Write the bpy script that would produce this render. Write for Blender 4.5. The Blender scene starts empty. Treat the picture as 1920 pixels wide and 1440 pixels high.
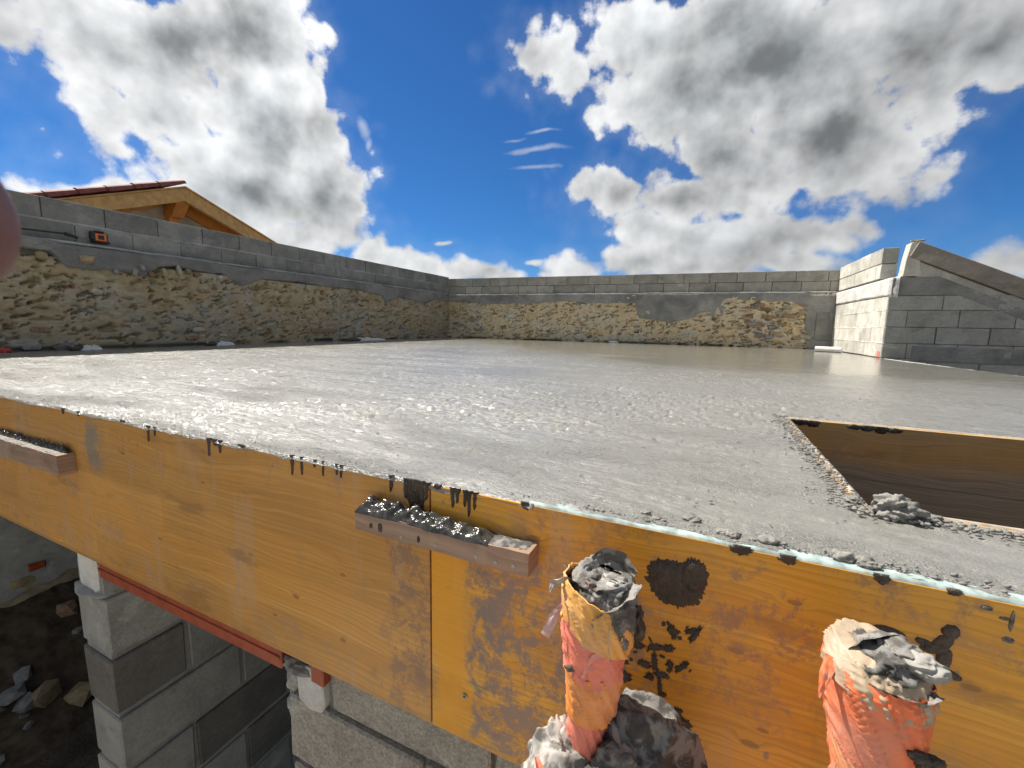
import bpy, bmesh, math, random
import numpy as np
from mathutils import Vector, Matrix

random.seed(7)
RNG = np.random.default_rng(7)
S = bpy.context.scene
COL = S.collection
PI = math.pi
CZ = 3.10            # camera height above the ground; the wet slab lies 0.35 m below the camera
SZ = CZ - 0.35       # top of the slab

# ------------------------------------------------------------------ camera
R = np.array([[0.90937019, 0.07428658, -0.40930106],
              [0.41553467, -0.11630454, 0.90211096],
              [0.01941117, -0.9904316, -0.13663253]])
F = 798.91
cam_d = bpy.data.cameras.new('camera')
cam = bpy.data.objects.new('camera', cam_d)
COL.objects.link(cam)
Rn = np.stack([R[:, 0], -R[:, 1], -R[:, 2]], axis=1)
# orthonormalise
u0 = Rn[:, 0] / np.linalg.norm(Rn[:, 0])
u1 = Rn[:, 1] - u0 * (u0 @ Rn[:, 1]); u1 /= np.linalg.norm(u1)
u2 = np.cross(u0, u1)
M = Matrix(((u0[0], u1[0], u2[0], 0), (u0[1], u1[1], u2[1], 0), (u0[2], u1[2], u2[2], CZ), (0, 0, 0, 1)))
cam.matrix_world = M
cam_d.sensor_fit = 'HORIZONTAL'
cam_d.sensor_width = 36.0
cam_d.lens = 36.0 * F / 1920.0
cam_d.clip_start = 0.005
cam_d.clip_end = 4000
cam_d.dof.use_dof = True
cam_d.dof.focus_distance = 2.5
cam_d.dof.aperture_fstop = 25
S.camera = cam

# ------------------------------------------------------------------ light
SUN = np.array([-0.54, 0.11, 0.80]); SUN /= np.linalg.norm(SUN)
SUN_EL = math.asin(SUN[2]); SUN_AZ = math.atan2(SUN[0], SUN[1])
EXPO = 0.85
SKY_STR = 0.10
sd = bpy.data.lights.new('sun', 'SUN')
sd.energy = 4.2; sd.angle = math.radians(0.55); sd.color = (1.0, 0.95, 0.87)
so = bpy.data.objects.new('sun', sd); COL.objects.link(so)
so.location = (0, 0, 30)
so.rotation_euler = Vector(-SUN).to_track_quat('-Z', 'Y').to_euler()
S.view_settings.view_transform = 'Standard'
S.view_settings.look = 'None'
S.view_settings.exposure = EXPO
S.view_settings.gamma = 1.0
S.view_settings.use_curve_mapping = False
S.cycles.max_bounces = 6
S.cycles.diffuse_bounces = 4
S.cycles.sample_clamp_indirect = 6
S.cycles.use_denoising = True
S.cycles.use_adaptive_sampling = True
S.cycles.adaptive_threshold = 0.015


# ------------------------------------------------------------------ node helper
class NT:
    def __init__(s, tree):
        s.t = tree; s.n = tree.nodes; s.l = tree.links

    def node(s, typ, **kw):
        n = s.n.new(typ)
        for k, v in kw.items():
            setattr(n, k, v)
        return n

    def put(s, sock, v):
        if v is None:
            return
        if isinstance(v, bpy.types.NodeSocket):
            s.l.new(v, sock)
        else:
            if sock.type == 'RGBA' and hasattr(v, '__len__') and len(v) == 3:
                v = (*v, 1)
            sock.default_value = v

    def math(s, op, a, b=None, c=None, clamp=False):
        n = s.node('ShaderNodeMath', operation=op); n.use_clamp = clamp
        s.put(n.inputs[0], a); s.put(n.inputs[1], b)
        if c is not None: s.put(n.inputs[2], c)
        return n.outputs[0]

    def vmath(s, op, a, b=None, sc=None):
        n = s.node('ShaderNodeVectorMath', operation=op)
        s.put(n.inputs[0], a); s.put(n.inputs[1], b)
        if sc is not None: s.put(n.inputs['Scale'], sc)
        return n.outputs['Value'] if op in ('LENGTH', 'DOT_PRODUCT', 'DISTANCE') else n.outputs['Vector']

    def mapr(s, v, a, b, c=0., d=1., smooth=True):
        n = s.node('ShaderNodeMapRange'); n.interpolation_type = 'SMOOTHSTEP' if smooth else 'LINEAR'
        n.clamp = True
        s.put(n.inputs[0], v); s.put(n.inputs[1], a); s.put(n.inputs[2], b); s.put(n.inputs[3], c); s.put(n.inputs[4], d)
        return n.outputs[0]

    def noise(s, vec, scale, detail=4, rough=.55, dist=0., out='Fac', typ=None):
        n = s.node('ShaderNodeTexNoise')
        s.put(n.inputs['Vector'], vec); n.inputs['Scale'].default_value = scale
        n.inputs['Detail'].default_value = detail; n.inputs['Roughness'].default_value = rough
        n.inputs['Distortion'].default_value = dist
        return n.outputs[0] if out == 'Fac' else n.outputs[1]

    def voro(s, vec, scale, feature='F1', detail=0, rnd=1., out='Distance'):
        n = s.node('ShaderNodeTexVoronoi', feature=feature)
        s.put(n.inputs['Vector'], vec); n.inputs['Scale'].default_value = scale
        n.inputs['Detail'].default_value = detail
        n.inputs['Randomness'].default_value = rnd
        return n.outputs[out]

    def mix(s, f, a, b, blend='MIX'):
        n = s.node('ShaderNodeMix', data_type='RGBA', blend_type=blend)
        n.clamp_factor = True
        s.put(n.inputs[0], f); s.put(n.inputs[6], a); s.put(n.inputs[7], b)
        return n.outputs[2]

    def mapping(s, vec, loc=(0, 0, 0), rot=(0, 0, 0), scale=(1, 1, 1), typ='POINT'):
        n = s.node('ShaderNodeMapping', vector_type=typ)
        s.put(n.inputs[0], vec); s.put(n.inputs['Location'] if typ != 'NORMAL' else None, loc)
        s.put(n.inputs['Rotation'], rot); s.put(n.inputs['Scale'], scale)
        return n.outputs[0]

    def sep(s, v):
        n = s.node('ShaderNodeSeparateXYZ'); s.put(n.inputs[0], v); return n.outputs

    def comb(s, x, y, z):
        n = s.node('ShaderNodeCombineXYZ'); s.put(n.inputs[0], x); s.put(n.inputs[1], y); s.put(n.inputs[2], z)
        return n.outputs[0]

    def ramp(s, f, stops, interp='LINEAR'):
        n = s.node('ShaderNodeValToRGB'); s.put(n.inputs[0], f)
        e = n.color_ramp.elements; n.color_ramp.interpolation = interp
        while len(e) < len(stops): e.new(.5)
        for el, (p, c) in zip(e, stops):
            el.position = p; el.color = (*c, 1) if len(c) == 3 else c
        return n.outputs[0]


# ------------------------------------------------------------------ sky with clouds
def pix_dir(px, py):
    d = R @ np.array([px - 960., py - 720., F]); return d / np.linalg.norm(d)


def azel(px, py):
    d = pix_dir(px, py); return np.array([math.atan2(d[0], d[1]), math.asin(d[2])])


def ell(px, py, rx, ry, rot=0):
    """an ellipse of the sky, as azimuth/elevation centre, semi-axes and angle"""
    c = azel(px, py); a = math.radians(rot)
    e1 = azel(px + rx * math.cos(a), py + rx * math.sin(a)) - c
    e2 = azel(px - ry * math.sin(a), py + ry * math.cos(a)) - c
    U, s, _ = np.linalg.svd(np.stack([e1, e2], 1))
    return c, s, math.atan2(U[1, 0], U[0, 0])


CLOUDS = [  # left cloud
    (40, 40, 175, 105), (190, 95, 150, 90, 20), (330, 90, 170, 130), (470, 60, 125, 130), (545, 60, 52, 110), (600, 155, 36, 85),
    (490, 240, 115, 150), (600, 270, 62, 110), (300, 225, 170, 70, 20), (235, 225, 95, 55, 10), (215, 275, 85, 32, 8), (350, 300, 120, 60),
    (470, 370, 190, 95), (612, 372, 90, 95), (560, 440, 130, 44), (410, 330, 110, 60),
    # small ones low on the left
    (87, 250, 15, 15), (45, 354, 66, 18, 20), (180, 360, 110, 16), (215, 346, 30, 16), (310, 345, 60, 30), 
    # cumulus on the horizon
    (700, 478, 34, 32), (745, 487, 55, 32), (800, 500, 60, 24), (860, 508, 60, 18), (915, 507, 40, 16), (955, 515, 30, 9), (835, 449, 16, 4), (1000, 493, 14, 6),
    (1075, 508, 48, 22), (1035, 514, 25, 8),
    # right cloud
    (1230, 80, 180, 100, -10), (1300, 190, 210, 110, 15), (1430, 330, 160, 60), (1070, 95, 75, 55, -20), (1020, 115, 62, 44), (1090, 120, 100, 60), (1190, 190, 130, 70), (1120, 205, 60, 40), (1450, 110, 260, 160), (1700, 60, 300, 120, -10),
    (1350, 290, 120, 90), (1550, 240, 170, 110, -15), (1860, 100, 160, 90, -25), (1750, 190, 120, 80, -38), (1660, 260, 90, 50, -30), (1160, 365, 115, 52), (1290, 370, 150, 60), (1400, 350, 130, 45), (1590, 325, 110, 52), (1680, 305, 90, 34, -20), (1630, 345, 90, 34),
    (1210, 430, 90, 40), (1330, 455, 150, 45), (1480, 440, 130, 34), (1560, 430, 60, 26), (1200, 492, 80, 28), (1300, 500, 150, 26), (1450, 492, 110, 20),
    (1885, 487, 62, 26), (1940, 480, 60, 34), (1395, 390, 60, 40), (1560, 320, 140, 60), (1640, 250, 110, 60),
   ]
WISPS = [(1005, 284, 85, 7), (1005, 318, 60, 5), (1020, 250, 40, 4), (960, 258, 25, 4), (688, 250, 11, 30, -15), (697, 280, 7, 16, 10)]
DARKS = [  # the thick grey hearts of the clouds
    (380, 120, 220, 110, 25), (460, 215, 150, 95, 15), (440, 40, 150, 80), (110, 75, 70, 75, 60), (250, 90, 110, 60, 20), (580, 395, 80, 38, 10), (600, 240, 30, 30), (290, 210, 60, 30),
    (1250, 105, 110, 50), (1210, 185, 90, 25), (1440, 60, 150, 80), (1620, 70, 130, 75), (1720, 140, 220, 75, -20), (1510, 260, 200, 75, -15), (1400, 170, 150, 60), (1880, 60, 140, 90), (1260, 378, 70, 22), (1170, 375, 50, 16),
    (1380, 430, 90, 22), (1330, 485, 120, 15), (1880, 110, 70, 50), (1350, 330, 60, 28), (800, 512, 80, 8),
]


def build_world():
    w = bpy.data.worlds.new('World'); S.world = w; w.use_nodes = True
    t = NT(w.node_tree); t.n.clear()
    out = t.node('ShaderNodeOutputWorld'); bg = t.node('ShaderNodeBackground')
    t.l.new(bg.outputs[0], out.inputs[0]); bg.inputs[1].default_value = SKY_STR
    sky = t.node('ShaderNodeTexSky', sky_type='NISHITA')
    sky.sun_disc = False; sky.sun_elevation = SUN_EL; sky.sun_rotation = SUN_AZ
    sky.altitude = 900; sky.air_density = 1.0; sky.dust_density = 0.25; sky.ozone_density = 2.6
    d = t.node('ShaderNodeTexCoord').outputs['Generated']
    x, y, z = t.sep(d)
    az = t.math('ARCTAN2', x, y); el = t.math('ARCSINE', z)
    P = t.comb(az, el, 0.)
    wn = t.noise(d, 5.5, 3, .5, out='Color')
    wv = t.vmath('SCALE', t.vmath('SUBTRACT', wn, (.5, .5, .5)), None, .055)
    P = t.vmath('ADD', P, wv)
    P = t.vmath('MULTIPLY', P, (1, 1, 0))

    def field(blobs, soft, dep=None):
        acc = dep
        Q = P
        for i, b in enumerate(blobs):
            c, s, a = ell(*b)
            if acc is not None and i % 2 == 0:      # keeps the evaluation in sequence
                Q = t.vmath('ADD', P, t.vmath('SCALE', (0, 0, 1), None, t.math('MULTIPLY', acc, 1e-7)))
            m = t.mapping(Q, (c[0], c[1], 0), (0, 0, a), (s[0], s[1], 1), 'TEXTURE')
            ln = t.vmath('LENGTH', m)
            k = max(min(float(s[1]), .15), .024)
            v = t.math('MULTIPLY_ADD', ln, -k, k)
            if acc is None or (dep is not None and i == 0):
                acc = v
            else:
                acc = t.math('SMOOTH_MAX', acc, v, soft)
        return acc

    Fd = field(CLOUDS, .012)
    # the sky away from the view carries added unseen cumulus, dense for a neutral fill light
    fwd = R[:, 2]
    away = t.mapr(t.vmath('DOT_PRODUCT', d, tuple(fwd)), .60, .40)
    gen = t.math('MULTIPLY', t.math('SUBTRACT', t.noise(d, 2.2, 4, .55), .46), .9)
    gen = t.math('SUBTRACT', gen, t.mapr(z, .1, -.02, 0, .5))
    Fd = t.math('ADD', t.math('MULTIPLY', Fd, t.math('SUBTRACT', 1., away)), t.math('MULTIPLY', gen, away))
    N = t.noise(d, 9, 9, .62)
    V = t.voro(t.vmath('ADD', d, t.vmath('SCALE', wv, None, .5)), 17, 'F1', 1)
    edge = t.math('ADD', t.math('MULTIPLY', t.math('SUBTRACT', N, .5), .145),
                  t.math('MULTIPLY', t.math('SUBTRACT', .42, V), .055))
    edge = t.math('MULTIPLY', edge, t.mapr(z, .10, .36, .42, 1.0))
    G = t.math('ADD', t.math('ADD', Fd, edge), .016)
    alpha = t.mapr(G, -.007, .017)
    soft = t.mapr(G, -.05, .03, 0, .10)         # thin vapour round the edges
    alpha = t.math('MAXIMUM', alpha, soft)
    Wf = field(WISPS, .004, t.math('MULTIPLY_ADD', alpha, 1e-7, -1.0))
    Wf = t.math('ADD', Wf, t.math('MULTIPLY', t.math('SUBTRACT', N, .5), .07))
    alpha = t.math('MAXIMUM', alpha, t.mapr(Wf, -.004, .024, 0, .34))
    # light and shade inside the clouds
    ds = t.vmath('ADD', d, tuple(SUN * .030))
    Ns = t.noise(ds, 6.5, 4, .5)
    Nb = t.noise(d, 6.5, 4, .5)
    relief = t.math('SUBTRACT', Nb, Ns)
    D = field(DARKS, .06, t.math('MULTIPLY_ADD', G, 1e-7, -1.0))
    D = t.math('ADD', D, t.math('MULTIPLY', t.math('SUBTRACT', t.noise(d, 4.5, 4, .5), .5), .20))
    dark = t.mapr(D, -.14, .15)
    thick = t.mapr(G, .0, .11, smooth=False)
    gen_dark = t.math('MULTIPLY', away, .45)
    dark = t.math('MULTIPLY', t.math('MAXIMUM', dark, gen_dark), thick)
    br = t.math('SUBTRACT', .84, t.math('MULTIPLY', dark, .31))
    br = t.math('SUBTRACT', br, t.math('MULTIPLY', thick, .40))
    br = t.math('ADD', br, t.math('ADD', t.math('MULTIPLY', relief, 1.6), t.math('MULTIPLY', t.math('SUBTRACT', N, .5), .16)))
    br = t.math('ADD', br, t.math('MULTIPLY', t.math('SUBTRACT', .4, V), .16))
    br = t.math('SMOOTH_MAX', br, .20, .12)
    # nearer the sun the vapour glows more
    sunny = t.mapr(t.vmath('DOT_PRODUCT', d, tuple(SUN)), .10, 1.0, .80, 1.42, smooth=False)
    br = t.math('MULTIPLY', br, sunny)
    tint = t.mix(t.math('MAXIMUM', dark, thick), (1.0, 1.0, 1.0), (.90, .97, 1.02))
    cc = t.vmath('SCALE', tint, None, t.math('MULTIPLY', br, 1.0 / SKY_STR / (2 ** EXPO)))
    skyc = t.mix(1.0, sky.outputs[0], (0.145, 0.345, 0.56, 1), 'MULTIPLY')
    t.put(bg.inputs[0], t.mix(alpha, skyc, cc))
    w.cycles.sampling_method = 'MANUAL'; w.cycles.sample_map_resolution = 512


build_world()


# ------------------------------------------------------------------ numpy noise
def _h(ix, iy, seed):
    n = (ix.astype(np.int64) * 374761393 + iy.astype(np.int64) * 668265263 + seed * 1442695041) & 0xffffffff
    n = ((n ^ (n >> 13)) * 1274126177) & 0xffffffff
    n = (n ^ (n >> 16)) & 0xffffffff
    return n / 4294967295.0


def vn(x, y, seed=0):
    x = np.asarray(x, float); y = np.asarray(y, float)
    ix = np.floor(x); iy = np.floor(y); fx = x - ix; fy = y - iy
    fx = fx * fx * fx * (fx * (fx * 6 - 15) + 10); fy = fy * fy * fy * (fy * (fy * 6 - 15) + 10)
    a = _h(ix, iy, seed); b = _h(ix + 1, iy, seed); c = _h(ix, iy + 1, seed); d = _h(ix + 1, iy + 1, seed)
    return (a + (b - a) * fx) * (1 - fy) + (c + (d - c) * fx) * fy


def fbm(x, y, seed=0, o=4, g=.5):
    s = 0; a = 1; t = 0
    x = np.asarray(x, float); y = np.asarray(y, float)
    for i in range(o):
        s = s + a * vn(x * 2 ** i + 17.3 * i, y * 2 ** i - 9.1 * i, seed + i); t += a; a *= g
    return s / t - .5


def ss(v, a, b):
    t = np.clip((v - a) / (b - a), 0, 1); return t * t * (3 - 2 * t)


# ------------------------------------------------------------------ geometry on known planes
def on_y(px, py, Y):
    r = R @ np.array([px - 960., py - 720., F]); p = r * (Y / r[1]); return Vector((p[0], p[1], p[2] + CZ))


def on_x(px, py, X):
    r = R @ np.array([px - 960., py - 720., F]); p = r * (X / r[0]); return Vector((p[0], p[1], p[2] + CZ))


def on_z(px, py, Zr=-.35):
    r = R @ np.array([px - 960., py - 720., F]); p = r * (Zr / r[2]); return Vector((p[0], p[1], p[2] + CZ))


# ------------------------------------------------------------------ object helpers
def thing(name, label=None, cat=None, loc=(0, 0, 0), group=None, kind=None):
    o = bpy.data.objects.new(name, None); COL.objects.link(o)
    o.empty_display_size = .1
    o.location = loc
    props(o, label, cat, group, kind)
    return o


def props(o, label=None, cat=None, group=None, kind=None):
    if label: o['label'] = label
    if cat: o['category'] = cat
    if group: o['group'] = group
    if kind: o['kind'] = kind
    return o


def wloc(o):
    v = Vector(o.location)
    while o.parent:
        o = o.parent; v += Vector(o.location)
    return v


def link(name, me, parent=None, loc=None, rot=None, scale=None):
    """loc is in world axes; parents are never rotated"""
    o = bpy.data.objects.new(name, me); COL.objects.link(o)
    if parent is not None:
        o.parent = parent
    if loc is not None:
        o.location = Vector(loc) - (wloc(parent) if parent is not None else Vector())
    if rot is not None: o.rotation_euler = rot
    if scale is not None: o.scale = scale
    return o


def mesh_obj(name, verts, faces, mat, parent=None, smooth=False, origin=None):
    """verts in world coordinates"""
    V_ = np.array(verts, dtype=float)
    o0 = np.array(origin) if origin is not None else np.array([V_[:, 0].mean(), V_[:, 1].mean(), V_[:, 2].min()])
    me = bpy.data.meshes.new(name)
    me.from_pydata((V_ - o0).tolist(), [], faces if isinstance(faces, list) else faces.tolist())
    if mat: me.materials.append(mat)
    if smooth: me.shade_smooth()
    return link(name, me, parent, o0)


def grid_obj(name, P, mat, parent=None, keep=None, smooth=True):
    """P: (n,m,3) world coordinates; keep: (n-1,m-1) bool"""
    n, m = P.shape[:2]
    idx = np.arange(n * m).reshape(n, m)
    q = np.stack([idx[:-1, :-1], idx[1:, :-1], idx[1:, 1:], idx[:-1, 1:]], -1)
    q = q[keep] if keep is not None else q.reshape(-1, 4)
    V_ = P.reshape(-1, 3)
    used = np.zeros(len(V_), bool); used[q.ravel()] = True
    remap = np.cumsum(used) - 1
    V_ = V_[used]; q = remap[q]
    o0 = V_.mean(0)
    me = bpy.data.meshes.new(name)
    me.vertices.add(len(V_)); me.vertices.foreach_set('co', (V_ - o0).astype(np.float32).ravel())
    me.loops.add(q.size); me.loops.foreach_set('vertex_index', q.astype(np.int32).ravel())
    me.polygons.add(len(q))
    me.polygons.foreach_set('loop_start', np.arange(0, q.size, 4, dtype=np.int32))
    me.polygons.foreach_set('loop_total', np.full(len(q), 4, dtype=np.int32))
    me.update(calc_edges=True); me.validate()
    if smooth: me.shade_smooth()
    if mat: me.materials.append(mat)
    return link(name, me, parent, o0)


_bc = {}


def box_mesh(l, w, h, bev, mat, var=0, jit=0.0):
    key = (round(l, 3), round(w, 3), round(h, 3), round(bev, 4), mat.name, var)
    if key in _bc: return _bc[key]
    bm = bmesh.new(); bmesh.ops.create_cube(bm, size=1)
    rr = random.Random(var * 31 + 5)
    for v in bm.verts:
        v.co = Vector((v.co.x * l, v.co.y * w, v.co.z * h)) + Vector((rr.uniform(-jit, jit), rr.uniform(-jit, jit), rr.uniform(-jit, jit)))
    if bev > 0:
        bmesh.ops.bevel(bm, geom=bm.edges[:] + bm.verts[:], offset=bev, segments=1, affect='EDGES')
    me = bpy.data.meshes.new('box'); bm.to_mesh(me); bm.free(); me.materials.append(mat)
    _bc[key] = me
    return me


def box(name, p0, p1, mat, parent=None, bev=.003, jit=0., var=0):
    p0 = Vector(p0); p1 = Vector(p1); s = p1 - p0
    me = box_mesh(abs(s.x), abs(s.y), abs(s.z), bev, mat, var, jit)
    return link(name, me, parent, (p0 + p1) / 2)


def prism(name, poly, depth_vec, mat, parent=None, bev=0.0, origin=None):
    """extrude a planar world polygon by depth_vec"""
    n = len(poly); a = [Vector(p) for p in poly]; b = [p + Vector(depth_vec) for p in a]
    bm = bmesh.new(); va = [bm.verts.new(p) for p in a]; vb = [bm.verts.new(p) for p in b]
    bm.faces.new(va); bm.faces.new(vb[::-1])
    for i in range(n):
        j = (i + 1) % n; bm.faces.new((va[j], va[i], vb[i], vb[j]))
    bmesh.ops.recalc_face_normals(bm, faces=bm.faces)
    if bev: bmesh.ops.bevel(bm, geom=bm.edges[:], offset=bev, segments=1, affect='EDGES')
    vs = [v.co.copy() for v in bm.verts]; fs = [[v.index for v in f.verts] for f in bm.faces]
    bm.verts.index_update(); fs = [[v.index for v in f.verts] for f in bm.faces]
    bm.free()
    return mesh_obj(name, vs, fs, mat, parent, origin=origin)


# ------------------------------------------------------------------ materials
def mat(name):
    m = bpy.data.materials.new(name); m.use_nodes = True
    t = NT(m.node_tree); b = m.node_tree.nodes['Principled BSDF']
    pos = t.node('ShaderNodeNewGeometry').outputs['Position']
    return m, t, b, pos


def bump(t, b, h, strength=.5, dist=.01):
    n = t.node('ShaderNodeBump'); n.inputs['Strength'].default_value = strength; n.inputs['Distance'].default_value = dist
    t.put(n.inputs['Height'], h); t.put(b.inputs['Normal'], n.outputs[0])


def m_block(name, c0=(.205, .203, .188), c1=(.27, .267, .245), grain=1.0, scale=1.0, rnd=.32):
    m, t, b, pos = mat(name)
    n1 = t.noise(pos, 5 * scale, 5, .6); n2 = t.noise(pos, 160 * scale, 3, .6); n3 = t.noise(pos, 38, 3, .6)
    rn = t.node('ShaderNodeObjectInfo').outputs['Random']
    c = t.mix(t.mapr(n1, .35, .65), c0, c1)
    sm = t.noise(t.mapping(pos, scale=(1, 1, 1.7)), 3.1, 7, .68, .3)
    c = t.mix(t.mapr(sm, .55, .66, 0, .55), c, tuple(min(.8, k * 1.35) for k in c1))
    c = t.mix(t.mapr(sm, .44, .34, 0, .5), c, tuple(k * .62 for k in c0))
    f = t.math('MULTIPLY_ADD', rn, rnd, 1.0 - rnd / 2)
    f = t.math('MULTIPLY', f, t.math('MULTIPLY_ADD', t.math('SUBTRACT', n2, .5), .7 * grain, 1.0))
    f = t.math('MULTIPLY', f, t.math('MULTIPLY_ADD', t.math('SUBTRACT', n3, .5), .4, 1.0))
    c = t.vmath('SCALE', c, None, f)
    t.put(b.inputs['Base Color'], c); b.inputs['Roughness'].default_value = .92
    b.inputs['Specular IOR Level'].default_value = .25
    h = t.math('ADD', t.math('MULTIPLY', n2, .5), n3)
    bump(t, b, h, .6 * grain, .006)
    return m


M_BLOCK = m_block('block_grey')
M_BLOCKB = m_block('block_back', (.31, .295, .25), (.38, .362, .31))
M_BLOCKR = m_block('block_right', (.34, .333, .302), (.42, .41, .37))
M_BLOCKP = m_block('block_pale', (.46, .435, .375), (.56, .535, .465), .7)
M_MORT = m_block('mortar_pale', (.30, .30, .285), (.40, .40, .38), .6)
M_MORTD = m_block('mortar_dark', (.20, .197, .18), (.27, .265, .24), .8)
M_PLAST = m_block('plaster_white', (.55, .54, .50), (.66, .65, .61), .5)
M_ROUGH = m_block('roughcast', (.27, .245, .205), (.36, .335, .285), 2.2, .8, .1)
M_BEAM = m_block('beam_concrete', (.27, .24, .20), (.34, .30, .25), .4)


def m_cement(name='cement_render', k_=1.0):
    m, t, b, pos = mat(name)
    n1 = t.noise(pos, 2.3, 6, .62, .4); n2 = t.noise(pos, 60, 4, .6); n3 = t.noise(t.mapping(pos, scale=(1, 1, 3.2)), 9, 5, .65)
    c = t.ramp(n1, [(.33, (.125, .123, .115)), (.5, (.20, .196, .182)), (.68, (.285, .278, .255))])
    c = t.mix(t.mapr(n3, .55, .7, 0, .5), c, (.12, .125, .13))
    c = t.vmath('SCALE', c, None, t.math('MULTIPLY_ADD', n2, .5 * k_, .75 * k_))
    t.put(b.inputs['Base Color'], c); b.inputs['Roughness'].default_value = .85
    bump(t, b, t.math('ADD', n3, t.math('MULTIPLY', n2, .4)), .8, .015)
    return m


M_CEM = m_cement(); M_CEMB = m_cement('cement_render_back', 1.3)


def m_rubble(name='earth_rubble', k_=1.0):
    m, t, b, pos = mat(name)
    p2 = t.mapping(pos, scale=(1, 1, 1.9))
    n1 = t.noise(p2, 1.1, 5, .6, .5); n2 = t.noise(p2, 10, 6, .62, .4); n3 = t.noise(pos, 90, 3, .6)
    v = t.voro(p2, 7, 'F1', 0, 1, 'Color'); vs = t.sep(v)[0]
    c = t.ramp(n2, [(.25, (.20, .145, .08)), (.42, (.34, .265, .155)), (.55, (.42, .35, .225)), (.72, (.50, .44, .31))])
    c2 = t.ramp(n2, [(.25, (.23, .205, .155)), (.5, (.37, .335, .26)), (.75, (.48, .445, .36))])
    c = t.mix(t.mapr(n1, .42, .60), c, c2)
    c = t.mix(t.mapr(vs, .72, .8, 0, .5), c, (.45, .33, .19))
    c = t.mix(t.mapr(vs, .12, .05, 0, .3), c, (.36, .24, .17))
    c = t.vmath('SCALE', c, None, t.math('MULTIPLY_ADD', n3, .6 * k_, .7 * k_))
    t.put(b.inputs['Base Color'], c); b.inputs['Roughness'].default_value = .95
    b.inputs['Specular IOR Level'].default_value = .15
    bump(t, b, t.math('ADD', n2, t.math('MULTIPLY', n3, .35)), .6, .012)
    return m


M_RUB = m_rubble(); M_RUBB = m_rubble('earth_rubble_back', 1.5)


def m_stone(name, c0, c1):
    m, t, b, pos = mat(name)
    n = t.noise(pos, 25, 6, .65); rn = t.node('ShaderNodeObjectInfo').outputs['Random']
    c = t.mix(t.mapr(n, .3, .7), c0, c1)
    c = t.vmath('SCALE', c, None, t.math('MULTIPLY_ADD', rn, .6, .7))
    t.put(b.inputs['Base Color'], c); b.inputs['Roughness'].default_value = .9
    bump(t, b, n, .8, .01)
    return m


M_STONE = [m_stone('stone_ochre', (.29, .21, .11), (.43, .34, .21)), m_stone('stone_cream', (.36, .32, .24), (.50, .46, .37)),
           m_stone('stone_rust', (.20, .12, .07), (.33, .23, .15)), m_stone('stone_grey', (.17, .165, .155), (.28, .275, .26))]


def m_slab():
    m, t, b, pos = mat('wet_concrete')
    x, y, z = t.sep(pos)
    ps = t.mapping(pos, scale=(1, 3.2, 1))
    n1 = t.noise(pos, .7, 4, .55, .6); n2 = t.noise(ps, 10, 5, .6); n3 = t.noise(ps, 60, 4, .65); n4 = t.noise(pos, 260, 2, .5)
    st = t.noise(t.mapping(pos, rot=(0, 0, .12), scale=(1, 14, 1)), 1.6, 5, .6)
    far = t.mapr(t.math('ADD', y, t.math('ADD', t.math('MULTIPLY', t.math('SUBTRACT', n1, .5), 3.0), t.math('MULTIPLY', t.math('MINIMUM', t.math('ADD', x, .4), 0.), .95))), 2.6, 5.2)
    c = t.ramp(n1, [(.3, (.215, .206, .180)), (.7, (.280, .269, .236))])
    c = t.mix(far, c, (.215, .202, .165))
    c = t.vmath('SCALE', c, None, t.math('MULTIPLY_ADD', n2, .36, .86))
    c = t.vmath('SCALE', c, None, t.math('MULTIPLY_ADD', n3, .30, .88))
    # thin streaks of pale laitance and wet film on the floated part
    c = t.mix(t.math('MULTIPLY', t.mapr(st, .55, .63, 0, .55), far), c, (.50, .49, .44))
    t.put(b.inputs['Base Color'], c)
    r = t.math('ADD', t.mapr(far, 0, 1, .30, .20), t.math('MULTIPLY', t.math('SUBTRACT', n2, .5), .35))
    r = t.math('MAXIMUM', r, .17)
    t.put(b.inputs['Roughness'], r)
    b.inputs['IOR'].default_value = 1.45
    bs = t.math('MULTIPLY', t.math('ADD', n3, t.math('MULTIPLY', n4, .35)), t.mapr(far, 0, 1, 1.0, .07))
    bs = t.math('MULTIPLY', bs, t.mapr(t.noise(ps, 1.3, 4, .6), .4, .6, .35, 1.0))
    bs = t.math('ADD', bs, t.math('MULTIPLY', st, t.mapr(far, 0, 1, .30, .22)))
    bump(t, b, bs, .9, .011)
    b.inputs['Coat Weight'].default_value = .9; b.inputs['Coat IOR'].default_value = 1.36
    t.put(b.inputs['Coat Roughness'], t.mapr(t.math('ADD', far, t.math('MULTIPLY', n1, .8)), .3, 1.3, .24, .15))
    t.l.new(b.inputs['Normal'].links[0].from_socket, b.inputs['Coat Normal'])
    return m


M_SLAB = m_slab()


def m_mud(name='wet_mud', dry=0.):
    m, t, b, pos = mat(name)
    n = t.noise(pos, 45, 5, .6); n2 = t.noise(pos, 300, 3, .6)
    if dry:
        c = t.mix(t.mapr(n, .3, .7), (.17, .16, .14), (.31, .295, .26))
    else:
        c = t.mix(t.mapr(n, .3, .7), (.034, .024, .016), (.075, .056, .040))
    t.put(b.inputs['Base Color'], c); b.inputs['Roughness'].default_value = .75 if dry else .33
    bump(t, b, t.math('ADD', n, t.math('MULTIPLY', n2, .3)), .8, .008)
    return m


M_MUD = m_mud(); M_CRUMB = m_mud('concrete_crumb', 1)


def m_mudsheen():
    m, t, b, pos = mat('wet_fresh_concrete')
    n = t.noise(pos, 60, 4, .6)
    c = t.mix(t.mapr(n, .3, .7), (.025, .024, .020), (.065, .062, .055))
    t.put(b.inputs['Base Color'], c); b.inputs['Roughness'].default_value = .18
    bump(t, b, n, .6, .006)
    return m


M_FRESH = m_mudsheen()

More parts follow.
